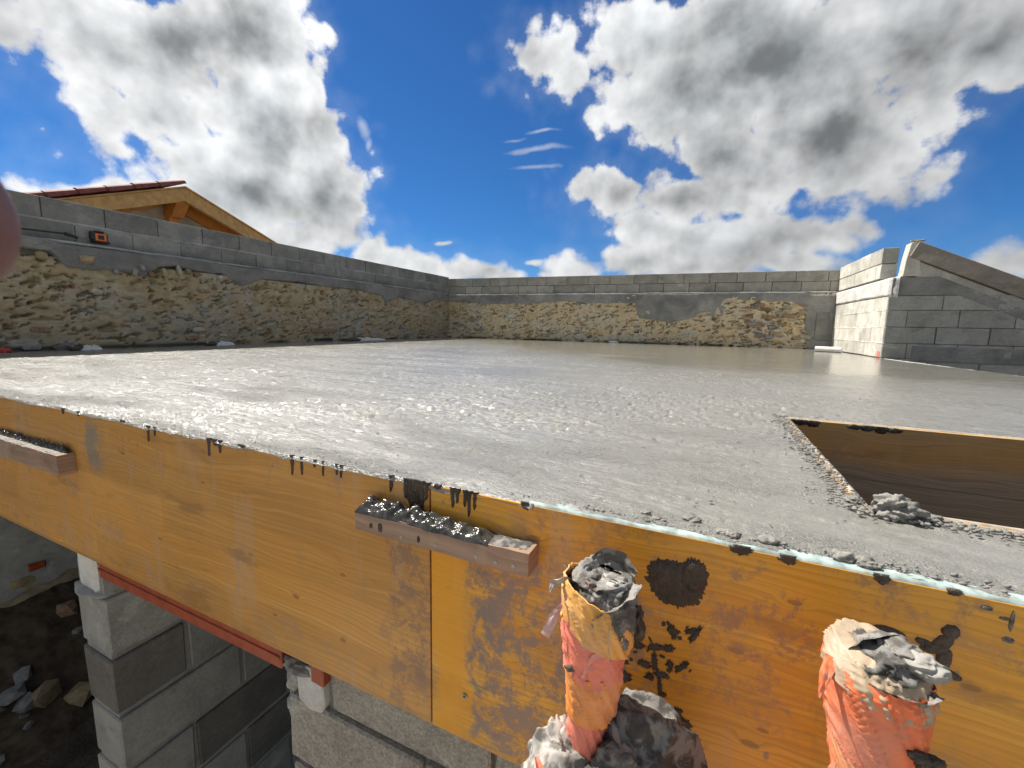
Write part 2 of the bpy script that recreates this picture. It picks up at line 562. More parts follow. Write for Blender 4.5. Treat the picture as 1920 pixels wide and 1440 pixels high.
KN = [(643, 1078), (739, 1122), (840, 1102), (555, 1119), (516, 1153), (470, 1040), (643, 1201), (380, 905), (300, 1010), (120, 900),
      (1090, 1100), (1380, 1220), (1405, 1395), (1430, 1370), (1490, 1130), (1660, 1090), (1000, 1010), (930, 1380), (1820, 1290), (230, 850)]


def m_formwork(name, tone, yfront=.75, stains=(), knots=(), low_tone=0.):
    m, t, b, pos = mat(name)
    x, y, z = t.sep(pos)
    zz = t.math('ADD', z, t.math('MULTIPLY', t.math('SUBTRACT', t.noise(t.mapping(pos, scale=(1, 1, 2)), 2.2, 2, .5), .5), .10))
    kf = None
    for (kx, kz, kr) in knots:
        dd = t.vmath('LENGTH', t.vmath('MULTIPLY', t.vmath('SUBTRACT', pos, (kx, 0, kz)), (1 / 2.2, 0, 1)))
        g = t.mapr(dd, kr * 3.2, 0)
        s = 1 if kz > 0 else 1
        kf = g if kf is None else t.math('MAXIMUM', kf, g)
    if kf is not None:
        zz = t.math('ADD', zz, t.math('MULTIPLY', kf, .018))
    gp = t.comb(t.math('MULTIPLY', x, .9), 0., t.math('MULTIPLY', zz, 34.))
    g1 = t.noise(gp, 1.0, 6, .62, .3)
    gp2 = t.comb(t.math('MULTIPLY', x, 3.), 0., t.math('MULTIPLY', zz, 190.))
    g2 = t.noise(gp2, 1.0, 4, .6)
    wv = t.math('FRACT', t.math('ADD', t.math('MULTIPLY', zz, 64.), t.math('MULTIPLY', t.noise(t.comb(t.math('MULTIPLY', x, 1.1), 0., t.math('MULTIPLY', z, 6.)), 1.0, 3, .5), 5.)))
    ring = t.math('POWER', wv, 3.0)
    lam = t.math('FLOOR', t.math('MULTIPLY', t.math('SUBTRACT', z, SZ), 1 / .118))
    lamj = t.math('FLOOR', t.math('ADD', t.math('MULTIPLY', x, .55), t.math('MULTIPLY', lam, .37)))
    wnz = t.node('ShaderNodeTexWhiteNoise', noise_dimensions='2D')
    t.put(wnz.inputs['Vector'], t.comb(lam, lamj, 0.))
    lr = wnz.outputs['Value']
    big = t.noise(t.mapping(pos, scale=(1, 1, 1.4)), 1.6, 4, .6)
    c = t.mix(t.mapr(big, .35, .68), tone[0], tone[1])
    c = t.mix(t.mapr(g1, .35, .7, 0, .75), c, tone[2])
    c = t.mix(t.math('MULTIPLY', ring, t.mapr(g1, .3, .6, .05, .40)), c, tone[3])
    c = t.mix(t.mapr(t.noise(t.mapping(pos, scale=(1, 1, .8)), 2.7, 5, .65), .5, .66, 0, .45), c, tuple(min(1, k * f_) for k, f_ in zip(tone[0], (1.12, 1.25, 1.9))))
    c = t.vmath('SCALE', c, None, t.math('MULTIPLY_ADD', lr, .30, .85))
    c = t.vmath('SCALE', c, None, t.math('MULTIPLY_ADD', g2, .56, .72))
    if kf is not None:
        c = t.mix(t.mapr(kf, .72, .88, 0, .55), c, (.15, .07, .03))
    # cement haze: pale and violet-grey scuffs
    s1 = t.noise(t.mapping(pos, scale=(1, 1, .75)), 5.5, 8, .72, .5)
    haze = t.mapr(s1, .53, .68, 0, .6)
    c = t.mix(haze, c, (.36, .235, .155))
    s2 = t.noise(t.mapping(pos, scale=(1.6, 1, .22)), 7, 5, .6)
    c = t.mix(t.mapr(s2, .56, .64, 0, .28), c, (.50, .36, .24))
    s3 = t.noise(t.mapping(pos, scale=(.35, 1, 1.2)), 9, 5, .65)
    c = t.mix(t.mapr(s3, .57, .68, 0, .45), c, (.23, .12, .05))
    sp = t.mapr(t.voro(t.mapping(pos, rot=(0, .35, 0), scale=(1.5, 1, .7)), 13, 'F1', 0), .10, .055)
    sp = t.math('MULTIPLY', sp, t.mapr(t.noise(pos, 4, 2, .5), .5, .58))
    c = t.mix(t.math('MULTIPLY', sp, .7), c, (.20, .175, .165))
    for (x0, x1, z0, z1, col, lo, amt) in stains:
        xn = t.math('ADD', x, t.math('MULTIPLY', t.math('SUBTRACT', t.noise(pos, 9, 7, .7), .5), .16))
        mx = t.math('MULTIPLY', t.mapr(xn, x0 - .012, x0 + .012), t.mapr(x, x1 + .05, x1 - .05))
        mz = t.math('MULTIPLY', t.mapr(z, z0 - .04, z0 + .04), t.mapr(z, z1 + .04, z1 - .04))
        nn = t.noise(t.mapping(pos, scale=(1.1, 1, 1.0)), 17, 10, .80, .25)
        mm = t.math('MULTIPLY', t.math('MULTIPLY', mx, mz), t.mapr(nn, lo, lo + .10, 0, amt))
        c = t.mix(mm, c, col)
    if low_tone:  # turns a greyer brown towards the bottom
        gr = t.mapr(t.math('ADD', z, t.math('MULTIPLY', t.math('SUBTRACT', t.noise(t.mapping(pos, scale=(1, 1, 3)), 3, 4, .6), .5), .16)), SZ - .08, SZ - .19, 0, low_tone)
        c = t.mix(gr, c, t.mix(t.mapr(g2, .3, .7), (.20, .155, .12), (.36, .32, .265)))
    t.put(b.inputs['Base Color'], c)
    t.put(b.inputs['Roughness'], t.mapr(haze, 0, .55, .38, .7))
    b.inputs['Specular IOR Level'].default_value = .45
    bump(t, b, t.math('ADD', t.math('MULTIPLY', g1, .6), t.math('MULTIPLY', g2, .3)), .35, .004)
    return m


def kpos(lst):
    r = []
    for (a, b_) in lst:
        v = on_y(a, b_, .75); r.append((v.x, v.z, random.uniform(.004, .008)))
    return r


Zr = lambda r: CZ + r
M_FORM_L = m_formwork('formwork_left_wood', [(.62, .285, .050), (.52, .255, .060), (.66, .36, .10), (.30, .115, .020)],
                      knots=kpos([k for k in KN if k[0] < 806]),
                      stains=[(-.66, -.52, Zr(-1.0), Zr(-.45), (.25, .15, .11), .47, .75),
                              (-2.08, -1.98, Zr(-.56), Zr(-.38), (.22, .21, .19), .40, .8),
                              (-2.6, -.5, Zr(-.97), Zr(-.84), (.42, .27, .14), .50, .5)])
M_FORM_R = m_formwork('formwork_right_wood', [(.74, .345, .03), (.62, .26, .022), (.80, .43, .06), (.36, .12, .012)],
                      knots=kpos([k for k in KN if k[0] > 806]),
                      stains=[(-.533, -.435, Zr(-1.0), Zr(-.48), (.82, .36, .008), .25, .75),
                              (-.425, -.05, Zr(-1.0), Zr(-.47), (.27, .20, .18), .455, .85),
                              (-.425, -.36, Zr(-.9), Zr(-.52), (.22, .18, .165), .41, .8),
                              (-.30, .6, Zr(-.50), Zr(-.34), (.27, .17, .13), .52, .6),
                              (-.02, .20, Zr(-.66), Zr(-.46), (.38, .20, .11), .50, .7)])
M_FORM_IN = m_formwork('formwork_inner_wood', [(.52, .28, .09), (.42, .24, .09), (.56, .35, .14), (.22, .11, .04)], low_tone=.85)


def m_simple(name, col, rough=.6, n_scale=30, var=.35, metal=0., bmp=.2, spec=.5):
    m, t, b, pos = mat(name)
    n = t.noise(pos, n_scale, 4, .6)
    c = t.vmath('SCALE', col, None, t.math('MULTIPLY_ADD', n, var, 1 - var / 2)) if False else t.mix(t.mapr(n, .3, .7), tuple(k * (1 - var / 2) for k in col), tuple(min(1, k * (1 + var / 2)) for k in col))
    t.put(b.inputs['Base Color'], c); b.inputs['Roughness'].default_value = rough; b.inputs['Metallic'].default_value = metal
    b.inputs['Specular IOR Level'].default_value = spec
    if bmp: bump(t, b, n, bmp, .004)
    return m


M_TERRA = m_simple('terracotta_red', (.36, .075, .03), .45, 20, .3)
M_TILE = m_simple('roof_tile', (.20, .055, .04), .7, 12, .5)
M_RAFT = m_simple('rafter_wood', (.50, .29, .10), .6, 9, .35)
M_RAFT2 = m_simple('rafter_wood_orange', (.46, .17, .03), .6, 9, .3)  # deeper orange for the inner rafters, ridge purlin and strut
M_BATT = m_formwork('batten_wood', [(.36, .235, .165), (.28, .175, .12), (.42, .29, .21), (.13, .075, .045)])
M_SCREW = m_simple('screw_steel', (.35, .34, .33), .4, 50, .3, metal=.8)
M_CYAN = m_simple('edge_paint', (.33, .40, .375), .7, 35, .9)
M_ORANGE = m_simple('laser_orange', (.75, .17, .02), .5, 30, .15)
M_BLACK = m_simple('black_plastic', (.02, .02, .022), .5, 30, .3)
M_WHITE = m_simple('white_foam', (.78, .78, .76), .6, 40, .15)
M_HOUSE = m_simple('house_render', (.34, .29, .215), .9, 5, .35, bmp=.5)
M_WOODSAW = m_simple('sawn_edge', (.40, .34, .26), .8, 40, .4)


def m_tape(name, col, dirt=.35):
    m, t, b, pos = mat(name)
    n = t.noise(pos, 22, 5, .6); n2 = t.noise(pos, 70, 6, .7, .8); n3 = t.noise(pos, 9, 3, .5)
    c = t.mix(t.mapr(n, .3, .7), tuple(k * .88 for k in col), tuple(min(1, k * 1.08) for k in col))
    c = t.mix(t.mapr(n3, .42, .65, 0, .32), c, (.74, .47, .40))
    c = t.mix(t.mapr(n2, .60, .68, 0, dirt + .3), c, (.33, .29, .26))
    c = t.mix(t.mapr(t.noise(pos, 38, 5, .7), .66, .71, 0, .9 * min(1, dirt * 2)), c, (.05, .042, .035))
    t.put(b.inputs['Base Color'], c); t.put(b.inputs['Roughness'], t.mapr(n2, .5, .7, .5, .8))
    bump(t, b, t.math('ADD', n, t.math('MULTIPLY', n2, .4)), .5, .004)
    return m


M_TORANGE = m_tape('tape_orange', (.88, .20, .07), .3)
M_TRED = m_tape('tape_red', (.86, .24, .16), .4)
M_TYELLOW = m_tape('tape_yellow', (.84, .42, .09), .45)
M_TAMBER = m_tape('tape_amber', (.85, .30, .06), .35)


def m_bag(name, col, dark, amt):
    m, t, b, pos = mat(name)
    n = t.noise(pos, 30, 6, .65, .5); n2 = t.noise(pos, 120, 3, .6)
    c = t.mix(t.mapr(n, .5 - amt * .2, .62 - amt * .2), col, dark)
    t.put(b.inputs['Base Color'], c); t.put(b.inputs['Roughness'], t.mapr(n2, .3, .7, .65, .95))
    bump(t, b, n2, .3, .003)
    return m


M_BAG = m_bag('plastic_bag', (.46, .43, .385), (.19, .175, .155), .35)
M_BAGG = m_bag('plastic_bag_muddy', (.27, .25, .225), (.12, .11, .095), .4)
M_BAGIN = m_bag('cement_paste', (.22, .21, .19), (.07, .064, .056), .35)


def m_skin():
    m, t, b, pos = mat('skin')
    n = t.noise(pos, 900, 3, .6)
    c = t.mix(n, (.20, .095, .085), (.26, .125, .11))  # darkened skin tone, the shade on the hand put into its colour
    t.put(b.inputs['Base Color'], c); b.inputs['Roughness'].default_value = .5
    b.inputs['Subsurface Weight'].default_value = .15; b.inputs['Subsurface Scale'].default_value = .004
    b.inputs['Subsurface Radius'].default_value = (1, .3, .15)
    bump(t, b, n, .2, .0005)
    return m


def m_ground():
    m, t, b, pos = mat('ground_earth')
    n = t.noise(pos, 3, 7, .65); n2 = t.noise(pos, 30, 5, .65)
    y = t.sep(pos)[1]
    c = t.mix(t.mapr(n, .35, .65), (.33, .29, .23), (.45, .41, .34))  # unseen ground in front, toned pale to bounce light onto the boards
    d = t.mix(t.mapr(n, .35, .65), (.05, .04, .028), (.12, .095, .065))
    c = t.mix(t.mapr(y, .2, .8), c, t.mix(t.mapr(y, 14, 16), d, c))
    c = t.vmath('SCALE', c, None, t.math('MULTIPLY_ADD', n2, .7, .65))
    t.put(b.inputs['Base Color'], c); b.inputs['Roughness'].default_value = .95
    bump(t, b, t.math('ADD', n, n2), .8, .04)
    return m


M_GROUND = m_ground()

# ================================================================== SETTING
# ground
g = []
gx = np.concatenate([-np.geomspace(1500, 12, 14), np.linspace(-10, 10, 60), np.geomspace(12, 1500, 14)])
gy = np.concatenate([-np.geomspace(1500, 6, 14), np.linspace(-5, 14, 60), np.geomspace(16, 1500, 14)])
X, Y = np.meshgrid(gx, gy, indexing='ij')
Zg = .10 * fbm(X * .9, Y * .9, 3, 4) * (np.abs(X) < 11) * (np.abs(Y) < 15)
o = grid_obj('ground', np.stack([X, Y, Zg], -1), M_GROUND)
props(o, kind='structure')

# ---- wet concrete slab (fine relief near, coarser far)
HX0, HX1, HY0, HY1 = .31, 1.90, 1.035, 2.0      # the opening


def axis_x():
    t = np.linspace(-1, 1, 900)
    c = -.35
    xs = c + 1.15 * np.sinh(t * 2.35) / 1.0
    xs = np.interp(np.linspace(0, 1, 940), np.linspace(0, 1, 900), xs)
    lo, hi = -6.35, 3.1
    xs = xs[(xs > lo) & (xs < hi)]
    xs = np.concatenate([[lo], xs, [hi]])
    for h in (HX0, HX1):
        xs[np.argmin(abs(xs - h))] = h
    return xs


def axis_y():
    ys = [.75]
    while ys[-1] < 10.7:
        y = ys[-1]; ys.append(y + .0042 + .0075 * (y - .75) ** 1.25)
    ys = np.array(ys)
    for h in (HY0, HY1):
        ys[np.argmin(abs(ys - h))] = h
    return ys


xs = axis_x(); ys = axis_y()
X, Y = np.meshgrid(xs, ys, indexing='ij')
Xb, Yb = X.copy(), Y.copy()
y0 = np.where(xs > -.285, .764, .749) + np.where(xs > -.285, .017, .010) * fbm(xs * 7.5, xs * 0, 21, 4) * 2 - .012 * ss(fbm(xs * 3.5, xs * 0 + 4, 9, 3), .0, .2)
y0 = np.where(xs > -.285, np.clip(y0, .7525, .785), np.clip(y0, .7440, .7495))
Y = Yb + (y0[:, None] - .75) * np.clip(1 - (Yb - .75) / .2, 0, 1)
xr = 2.207 + (7.5 - Y) * .118
X = np.where(Xb > 1.95, 1.95 + (Xb - 1.95) / (3.1 - 1.95) * (xr - 1.95), Xb)
XP, YP = X, Y


def slab_h(X, Y):
    n = fbm(X * .55, Y * .55, 5, 3)
    A = 1 - ss(Y + n * 2.2 + .95 * np.minimum(X + .4, 0), 2.8, 5.5) * .86
    A *= 1 - .75 * ss(X + .8 * n - .12 * (Y - 2), .45, 1.0) * ss(Y, 1.9, 2.2)
    near = ss(X, .15, .5) * (1 - ss(Y, .98, 1.1))
    A *= 1 - .6 * near
    arc = np.hypot(X + 2.5, (Y + 3.0) * 1.3)
    pat = .38 + .95 * ss(fbm(X * 1.1 + 3, Y * 2.6, 8, 4) + .10 * fbm(arc * 9, X * .6, 33, 3), -.02, .14)
    pat = np.maximum(pat, .75 * ss(-X, .7, 1.6))
    wx = .03 * fbm(X * 6, Y * 6, 30, 2)
    a = fbm((X + wx) * 34, (Y + wx) * 70, 11, 4, .55)
    c = fbm((X) * 55, Y * 95, 15, 3, .5)
    scales = np.maximum(0, fbm(X * 44 + 5, Y * 88 + wx * 60, 17, 3) - .07)
    h = A * pat * (.0056 * a + .0020 * c + .018 * scales - .045 * np.maximum(0, fbm(X * 34 + 9, Y * 78 + wx * 40, 57, 3) - .14))
    # drag marks
    h += .0040 * fbm(arc * 16, X * .5 + Y * .3, 19, 4) * (.35 + A) + .0016 * fbm(arc * 60, X * 1.5, 29, 3) * (.3 + A)
    h += near * .004 * fbm((X * .8 + Y * .6) * 26, (X * .6 - Y * .8) * 2.4, 23, 3)
    h += .010 * fbm(X * .7, Y * .7, 2, 3) * ss(Y, .9, 1.6)
    # lumps around the corner of the opening and along its rim
    d = np.minimum(np.hypot(X - HX0, Y - HY1), np.hypot(X - (HX0 - .03), Y - 1.55) * 1.2)
    h += np.exp(-(d / .16) ** 2) * .022 * np.maximum(0, fbm(X * 26, Y * 40, 40, 3) + .06)
    d2 = np.exp(-((Y - .785) / .02) ** 2) * ss(X, -.25, -.1)
    h += d2 * .020 * np.maximum(0, fbm(X * 24, Y * 24, 44, 3) + .03)
    return h


H = slab_h(X, Y)
Z = SZ + H
lip = (xs > -.285)
Z[:, 0] = np.where(lip, SZ - .012, SZ - .009 - .010 * np.maximum(0, fbm(xs * 14, xs * 0, 66, 4)) * 2)   # turned down at the shutter
Z[:, 1] = np.minimum(Z[:, 1], SZ + .001)
xc = (Xb[:-1, :-1] + Xb[1:, 1:]) / 2; yc = (Yb[:-1, :-1] + Yb[1:, 1:]) / 2
keep = ~((xc > HX0) & (xc < HX1) & (yc > HY0) & (yc < HY1))
slab = thing('floor', kind='structure', loc=(-2, 5, SZ - .2))
grid_obj('wet_surface', np.stack([X, Y, Z], -1), M_SLAB, slab, keep)
zb, zt = SZ - .20, SZ - .022
XR0 = 2.207 + (7.5 - 2.0) * .118
body = [('slab_body', (-6.3, .78, SZ - .60), (3.0, 1.005, zt)), ('slab_body', (-6.3, 1.005, zb), (.28, 10.5, zt)),
        ('slab_body', (.28, 2.03, zb), (2.15, 10.5, zt))]
for n_, a_, b_ in body:
    box(n_, a_, b_, M_MORTD, slab, 0)
prism('slab_body', [(2.15, 2.03, zb), (2.83, 2.03, zb), (2.20, 7.345, zb), (2.15, 7.345, zb)], (0, 0, zt - zb), M_MORTD, slab)
prism('slab_body', [(1.93, 1.005, zb), (2.97, 1.005, zb), (2.85, 2.03, zb), (1.93, 2.03, zb)], (0, 0, zt - zb), M_MORTD, slab)

# ================================================================== block walls
vars_ = 0


def blocks(root, p0, du, dn, z0, h, joints, mat_, t_=.2, gap=.009, name='block', pz=.0, jit=.0022, bev=.004):
    """one course: joints = distances along du from p0; du horizontal unit vec, dn outward normal"""
    global vars_
    p0 = Vector(p0); du = Vector(du).normalized(); dn = Vector(dn).normalized()
    ang = math.atan2(du.y, du.x)
    for a, b_ in zip(joints, joints[1:]):
        l = b_ - a - gap
        if l <= .01: continue
        vars_ += 1
        me = box_mesh(round(l, 2), t_, h - .008, bev, mat_, vars_ % 5, jit)
        c = p0 + du * ((a + b_) / 2) - dn * (t_ / 2 - random.uniform(0, .004))
        c.z = z0 + h / 2 + pz
        link(name, me, root, c, (0, 0, ang + random.uniform(-.002, .002)))


def relief_wall(name, p0, du, dn, L, z0, z1, hf, mat_, parent, step=.013, top=None, bottom=None, back=.12):
    """irregular vertical sheet from a height function; top/bottom(u) cut it"""
    p0 = Vector(p0); du = Vector(du).normalized(); dn = Vector(dn).normalized()
    nu = int(L / step); nv = max(7, int((z1 - z0) / step))
    U, V_ = np.meshgrid(np.linspace(0, L, nu), np.linspace(0, 1, nv), indexing='ij')
    zb_ = np.full_like(U, z0) if bottom is None else bottom(U)
    zt_ = np.full_like(U, z1) if top is None else top(U)
    Zz = zb_ + (zt_ - zb_) * V_
    Hh = hf(U, Zz)
    Hh[:, 0] = -back; Hh[:, -1] = -back; Hh[0, :] = -back; Hh[-1, :] = -back
    Pp = np.empty(U.shape + (3,))
    Pp[..., 0] = p0.x + du.x * U + dn.x * Hh; Pp[..., 1] = p0.y + du.y * U + dn.y * Hh; Pp[..., 2] = Zz
    return grid_obj(name, Pp, mat_, parent)


def rub_h(seed):
    def f(U, Z_):
        h = .05 * fbm(U * 1.6, Z_ * 2.2, seed, 3) + .014 * fbm(U * 6, Z_ * 8, seed + 5, 4, .55)
        w = .04 * fbm(U * 9, Z_ * 9, seed + 9, 2)
        p = fbm(U * 8 + w * 40, Z_ * 19 + w * 40, seed + 11, 3, .5)
        h -= .07 * ss(p, .225, .25)
        p2 = fbm(U * 17 + w * 60, Z_ * 34 + w * 50, seed + 15, 2, .5)
        h -= .05 * ss(p2, .23, .27)
        h -= .08 * ss(-(Z_ - SZ), -.05, .0) * ss(fbm(U * 3, U * 0, seed + 3, 3), -.1, .15)
        return h
    return f


def cem_h(seed, amp=.008):
    return lambda U, Z_: amp * fbm(U * 3, Z_ * 6, seed, 4) + .35 * amp * fbm(U * 30, Z_ * 30, seed + 3, 3)


_sm = {}


def stone_mesh(k, mt):
    if (k, mt.name) in _sm: return _sm[(k, mt.name)]
    rr = np.random.default_rng(k + 100)
    bm = bmesh.new(); bmesh.ops.create_icosphere(bm, subdivisions=1, radius=1)
    for v in bm.verts:
        q = np.array(v.co); q = np.sign(q) * np.abs(q) ** .62
        v.co = Vector(q * (1 + rr.uniform(-.16, .16)))
    me = bpy.data.meshes.new('stone'); bm.to_mesh(me); bm.free(); me.materials.append(mt)
    _sm[(k, mt.name)] = me
    return me


def stone(parent, c, s, rot=None, mt=None, name='stone'):
    mt = mt or random.choice(M_STONE)
    return link(name, stone_mesh(random.randrange(8), mt), parent, c, rot or (random.uniform(-.2, .2), random.uniform(-.25, .25), random.uniform(-.3, .3)), s)


# ---- LEFT WALL: face at x = XL, runs along y
XL = -6.25
wl = thing('stone_wall', 'long shaded rubble wall topped with grey blocks along the left side of the floor', 'wall', (XL - .1, 5, 0))
box('wall_core', (XL - .42, -3.0, 0), (XL - .02, 9.62, Zr(1.195)), M_MORTD, wl, 0)
f_z = lambda px, py: (on_x(px, py, XL).y, on_x(px, py, XL).z)
cb = [f_z(*q) for q in [(0, 458), (14, 462), (60, 469), (87, 475), (117, 508), (180, 511), (233, 513), (262, 528), (285, 505), (321, 502), (360, 512), (408, 516), (430, 534), (446, 542), (470, 532), (481, 528),
                        (500, 528), (554, 531), (600, 540), (660, 545), (710, 557), (716, 572), (742, 560), (792, 572), (809, 563), (838, 568)]]
cy = np.array([c[0] for c in cb]); cz = np.array([c[1] for c in cb])


def cem_bottom_L(U):
    yv = U - 3.0
    return np.interp(yv, cy, cz) + .018 * fbm(yv * 9, yv * 0, 71, 4) * 2


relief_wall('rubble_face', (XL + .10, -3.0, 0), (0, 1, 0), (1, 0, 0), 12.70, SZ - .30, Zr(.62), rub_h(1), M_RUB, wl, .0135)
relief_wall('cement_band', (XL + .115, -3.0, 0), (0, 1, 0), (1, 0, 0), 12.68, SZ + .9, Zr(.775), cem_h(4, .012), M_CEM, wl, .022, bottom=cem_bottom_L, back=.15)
box('lower_wall', (XL - .02, -3.0, 0), (XL + .06, 9.62, SZ - .2), M_RUB, wl, 0)
# the two courses: joints from the photograph's wall, half a metre apart
jo = [1.944 - .505 * k for k in range(9, 0, -1)] + [1.60, 2.125, 2.62, 3.13, 3.64, 4.15, 4.65, 5.15, 5.65, 6.16, 6.66, 7.17, 7.67, 8.17, 8.67, 9.17, 9.62]
jo = [j for j in jo if j < 1.3] + [1.60, 2.12, 2.63, 3.14, 3.65, 4.15, 4.65, 5.15, 5.65, 6.16, 6.66, 7.17, 7.67, 8.17, 8.67, 9.17, 9.66]
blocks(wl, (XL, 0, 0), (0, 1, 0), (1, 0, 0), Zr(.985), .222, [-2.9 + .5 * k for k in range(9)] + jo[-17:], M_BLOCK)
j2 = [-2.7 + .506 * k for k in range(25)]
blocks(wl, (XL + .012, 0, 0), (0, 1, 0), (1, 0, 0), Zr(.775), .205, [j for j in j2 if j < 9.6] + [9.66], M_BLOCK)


def bed(name, p0, du, dn, L, zc, th, proud, seed, parent, mt):
    relief_wall(name, Vector(p0) + Vector(dn) * proud, du, dn, L, zc - th / 2, zc + th / 2,
                lambda U, Z_: .006 * fbm(U * 7, Z_ * 20, seed, 3), mt, parent, .012,
                top=lambda U: zc + th / 2 + .012 * fbm(U * 5, U * 0, seed + 1, 4) * 1.6,
                bottom=lambda U: zc - th / 2 + .012 * fbm(U * 6, U * 0, seed + 2, 4) * 1.6, back=.03)


bed('mortar_bed', (XL, -3, 0), (0, 1, 0), (1, 0, 0), 12.65, Zr(.978), .040, .010, 91, wl, M_MORT)
bed('mortar_bed', (XL, -3, 0), (0, 1, 0), (1, 0, 0), 12.65, Zr(.768), .030, .10, 95, wl, M_MORT)
rs = random.Random(3)
for k in range(34):
    yy = rs.uniform(.8, 9.4); zz_ = rs.uniform(SZ + .03, Zr(.52))
    lim = float(np.interp(yy, cy, cz))
    if zz_ > lim - .03: continue
    w_ = rs.uniform(.035, .10); stone(wl, (XL + .09 + rs.uniform(-.02, .012), yy, zz_), (rs.uniform(.025, .045), w_, w_ * rs.uniform(.3, .6)), (rs.uniform(-.25, .25), rs.uniform(-.2, .2), rs.uniform(-.15, .15)), M_STONE[rs.choice([0, 0, 1, 1, 2, 3])])
# stones standing out at the ragged edge of the cement
for (px, py, w_, hh, mt) in [(155, 487, .13, .05, 0), (70, 480, .10, .045, 0), (245, 511, .05, .05, 1), (258, 502, .05, .04, 3), (328, 508, .05, .07, 1), (345, 510, .07, .04, 2), (300, 512, .06, .06, 0), (210, 510, .05, .035, 3),
                             (275, 515, .06, .04, 2), (360, 515, .06, .04, 2), (405, 520, .06, .03, 1), (530, 535, .07, .03, 0)]:
    v = on_x(px, py, XL + .03); stone(wl, (XL + .12, v.y, v.z), (.04, w_ / 2, hh), None, M_STONE[mt])
# brick-lined niche at the foot of the wall
v0 = on_x(575, 620, XL); v1 = on_x(620, 634, XL)
box('niche_brick', (XL + .05, v0.y, v0.z - .03), (XL + .125, v1.y, v0.z + .04), M_STONE[2], wl, .005, .004)
box('niche_painted_shadow', (XL + .05, v0.y + .05, SZ + .015), (XL + .11, v1.y - .05, SZ + .06), M_BLACK, wl, .003)  # black block standing in for the shade inside the niche

# ---- BACK WALL
B0 = Vector((-6.28, 9.60, 0)); B1 = Vector((2.30, 10.12, 0))
bd = (B1 - B0).normalized(); bn = Vector((bd.y, -bd.x, 0)); BL = (B1 - B0).length


def on_b(px, py):
    r = R @ np.array([px - 960., py - 720., F]); n = bn; k = (n.x * B0.x + n.y * B0.y) / (n.x * r[0] + n.y * r[1])
    p = Vector((r[0] * k, r[1] * k, r[2] * k + CZ)); u = (Vector((p.x, p.y, 0)) - B0).dot(bd)
    return u, p.z


wb = thing('stone_wall', 'rubble wall topped with grey blocks across the far end of the wet floor', 'wall', ((B0 + B1) / 2))
pa = B0 - bn * .42; pb = B1 - bn * .42 + bd * .4; pc = B1 - bn * .13 + bd * .4; pd = B0 - bn * .13

tj = [854.4, 885.9, 919.4, 953, 988.3, 1025.6, 1063.3, 1103.8, 1144.4, 1189, 1233.9, 1282.9, 1331.6, 1383, 1437, 1494.4, 1555.6]
zj = [Vector((0, 0, 0))]
uj = [on_b(x, 522 - (x - 835) * 15 / 720)[0] for x in tj]
topz = on_b(1200, 515.5)[1]
tz0 = on_b(860, 521.5)[1]; tz1 = on_b(1550, 507)[1]
zt_b = (tz0 + tz1) / 2
pc, pd = [q_ + bn * .11 for q_ in (pc, pd)]
prism('wall_core', [(pa.x, pa.y, 0), (pb.x, pb.y, 0), (pc.x, pc.y, 0), (pd.x, pd.y, 0)], (0, 0, zt_b - .006), M_MORTD, wb)
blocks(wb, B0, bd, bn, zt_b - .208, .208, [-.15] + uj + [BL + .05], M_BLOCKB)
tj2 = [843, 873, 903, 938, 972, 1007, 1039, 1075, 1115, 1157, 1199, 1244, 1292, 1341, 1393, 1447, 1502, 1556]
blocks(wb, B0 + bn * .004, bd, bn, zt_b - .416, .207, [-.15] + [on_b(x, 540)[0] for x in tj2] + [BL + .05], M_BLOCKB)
rzt = zt_b - .43
rb = [on_b(*q) for q in [(838, 566), (900, 569), (937, 571), (1000, 570), (1060, 566), (1120, 570), (1192, 569), (1198, 597), (1230, 603), (1257, 607), (1290, 600), (1303, 596), (1310, 588), (1332, 586), (1335, 602), (1353, 592),
                        (1344, 577), (1358, 569), (1408, 564), (1440, 566), (1481, 567), (1510, 578), (1513, 597), (1510, 615), (1516, 645), (1517, 655)]]
ru = np.array([q[0] for q in rb]); rz = np.array([q[1] for q in rb]); srt = np.argsort(ru); ru, rz = ru[srt], rz[srt]
uend = on_b(1513, 600)[0]


def cem_bottom_B(U):
    z_ = np.interp(U, ru, rz) + .02 * fbm(U * 9, U * 0, 171, 4) * 2
    e = ss(U + .10 * fbm(U * 3 + 3, U * 0, 5, 2), uend - .10, uend + .06)
    return z_ + (SZ - .05 - z_) * e + .05 * fbm(U * 14, U * 0, 9, 3) * np.sin(PI * e)


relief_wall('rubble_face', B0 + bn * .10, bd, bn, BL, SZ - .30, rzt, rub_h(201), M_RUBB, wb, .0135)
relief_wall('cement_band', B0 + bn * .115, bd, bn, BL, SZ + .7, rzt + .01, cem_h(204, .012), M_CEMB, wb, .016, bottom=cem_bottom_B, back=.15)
bed('mortar_bed', B0, bd, bn, BL, rzt + .010, .018, .10, 291, wb, M_PLAST)
rs = random.Random(5)
for k in range(40):
    u = rs.uniform(.1, uend - .15); zz_ = rs.uniform(SZ + .04, SZ + .75)
    if zz_ > float(np.interp(u, ru, rz)) - .03: continue
    w_ = rs.uniform(.04, .10); p = B0 + bd * u + bn * (.09 + rs.uniform(-.02, .010)); p.z = zz_
    stone(wb, p, (w_, rs.uniform(.025, .045), w_ * rs.uniform(.3, .6)), (rs.uniform(-.1, .1), rs.uniform(-.3, .3), .06), M_STONE[rs.choice([0, 1, 1, 2, 3])])
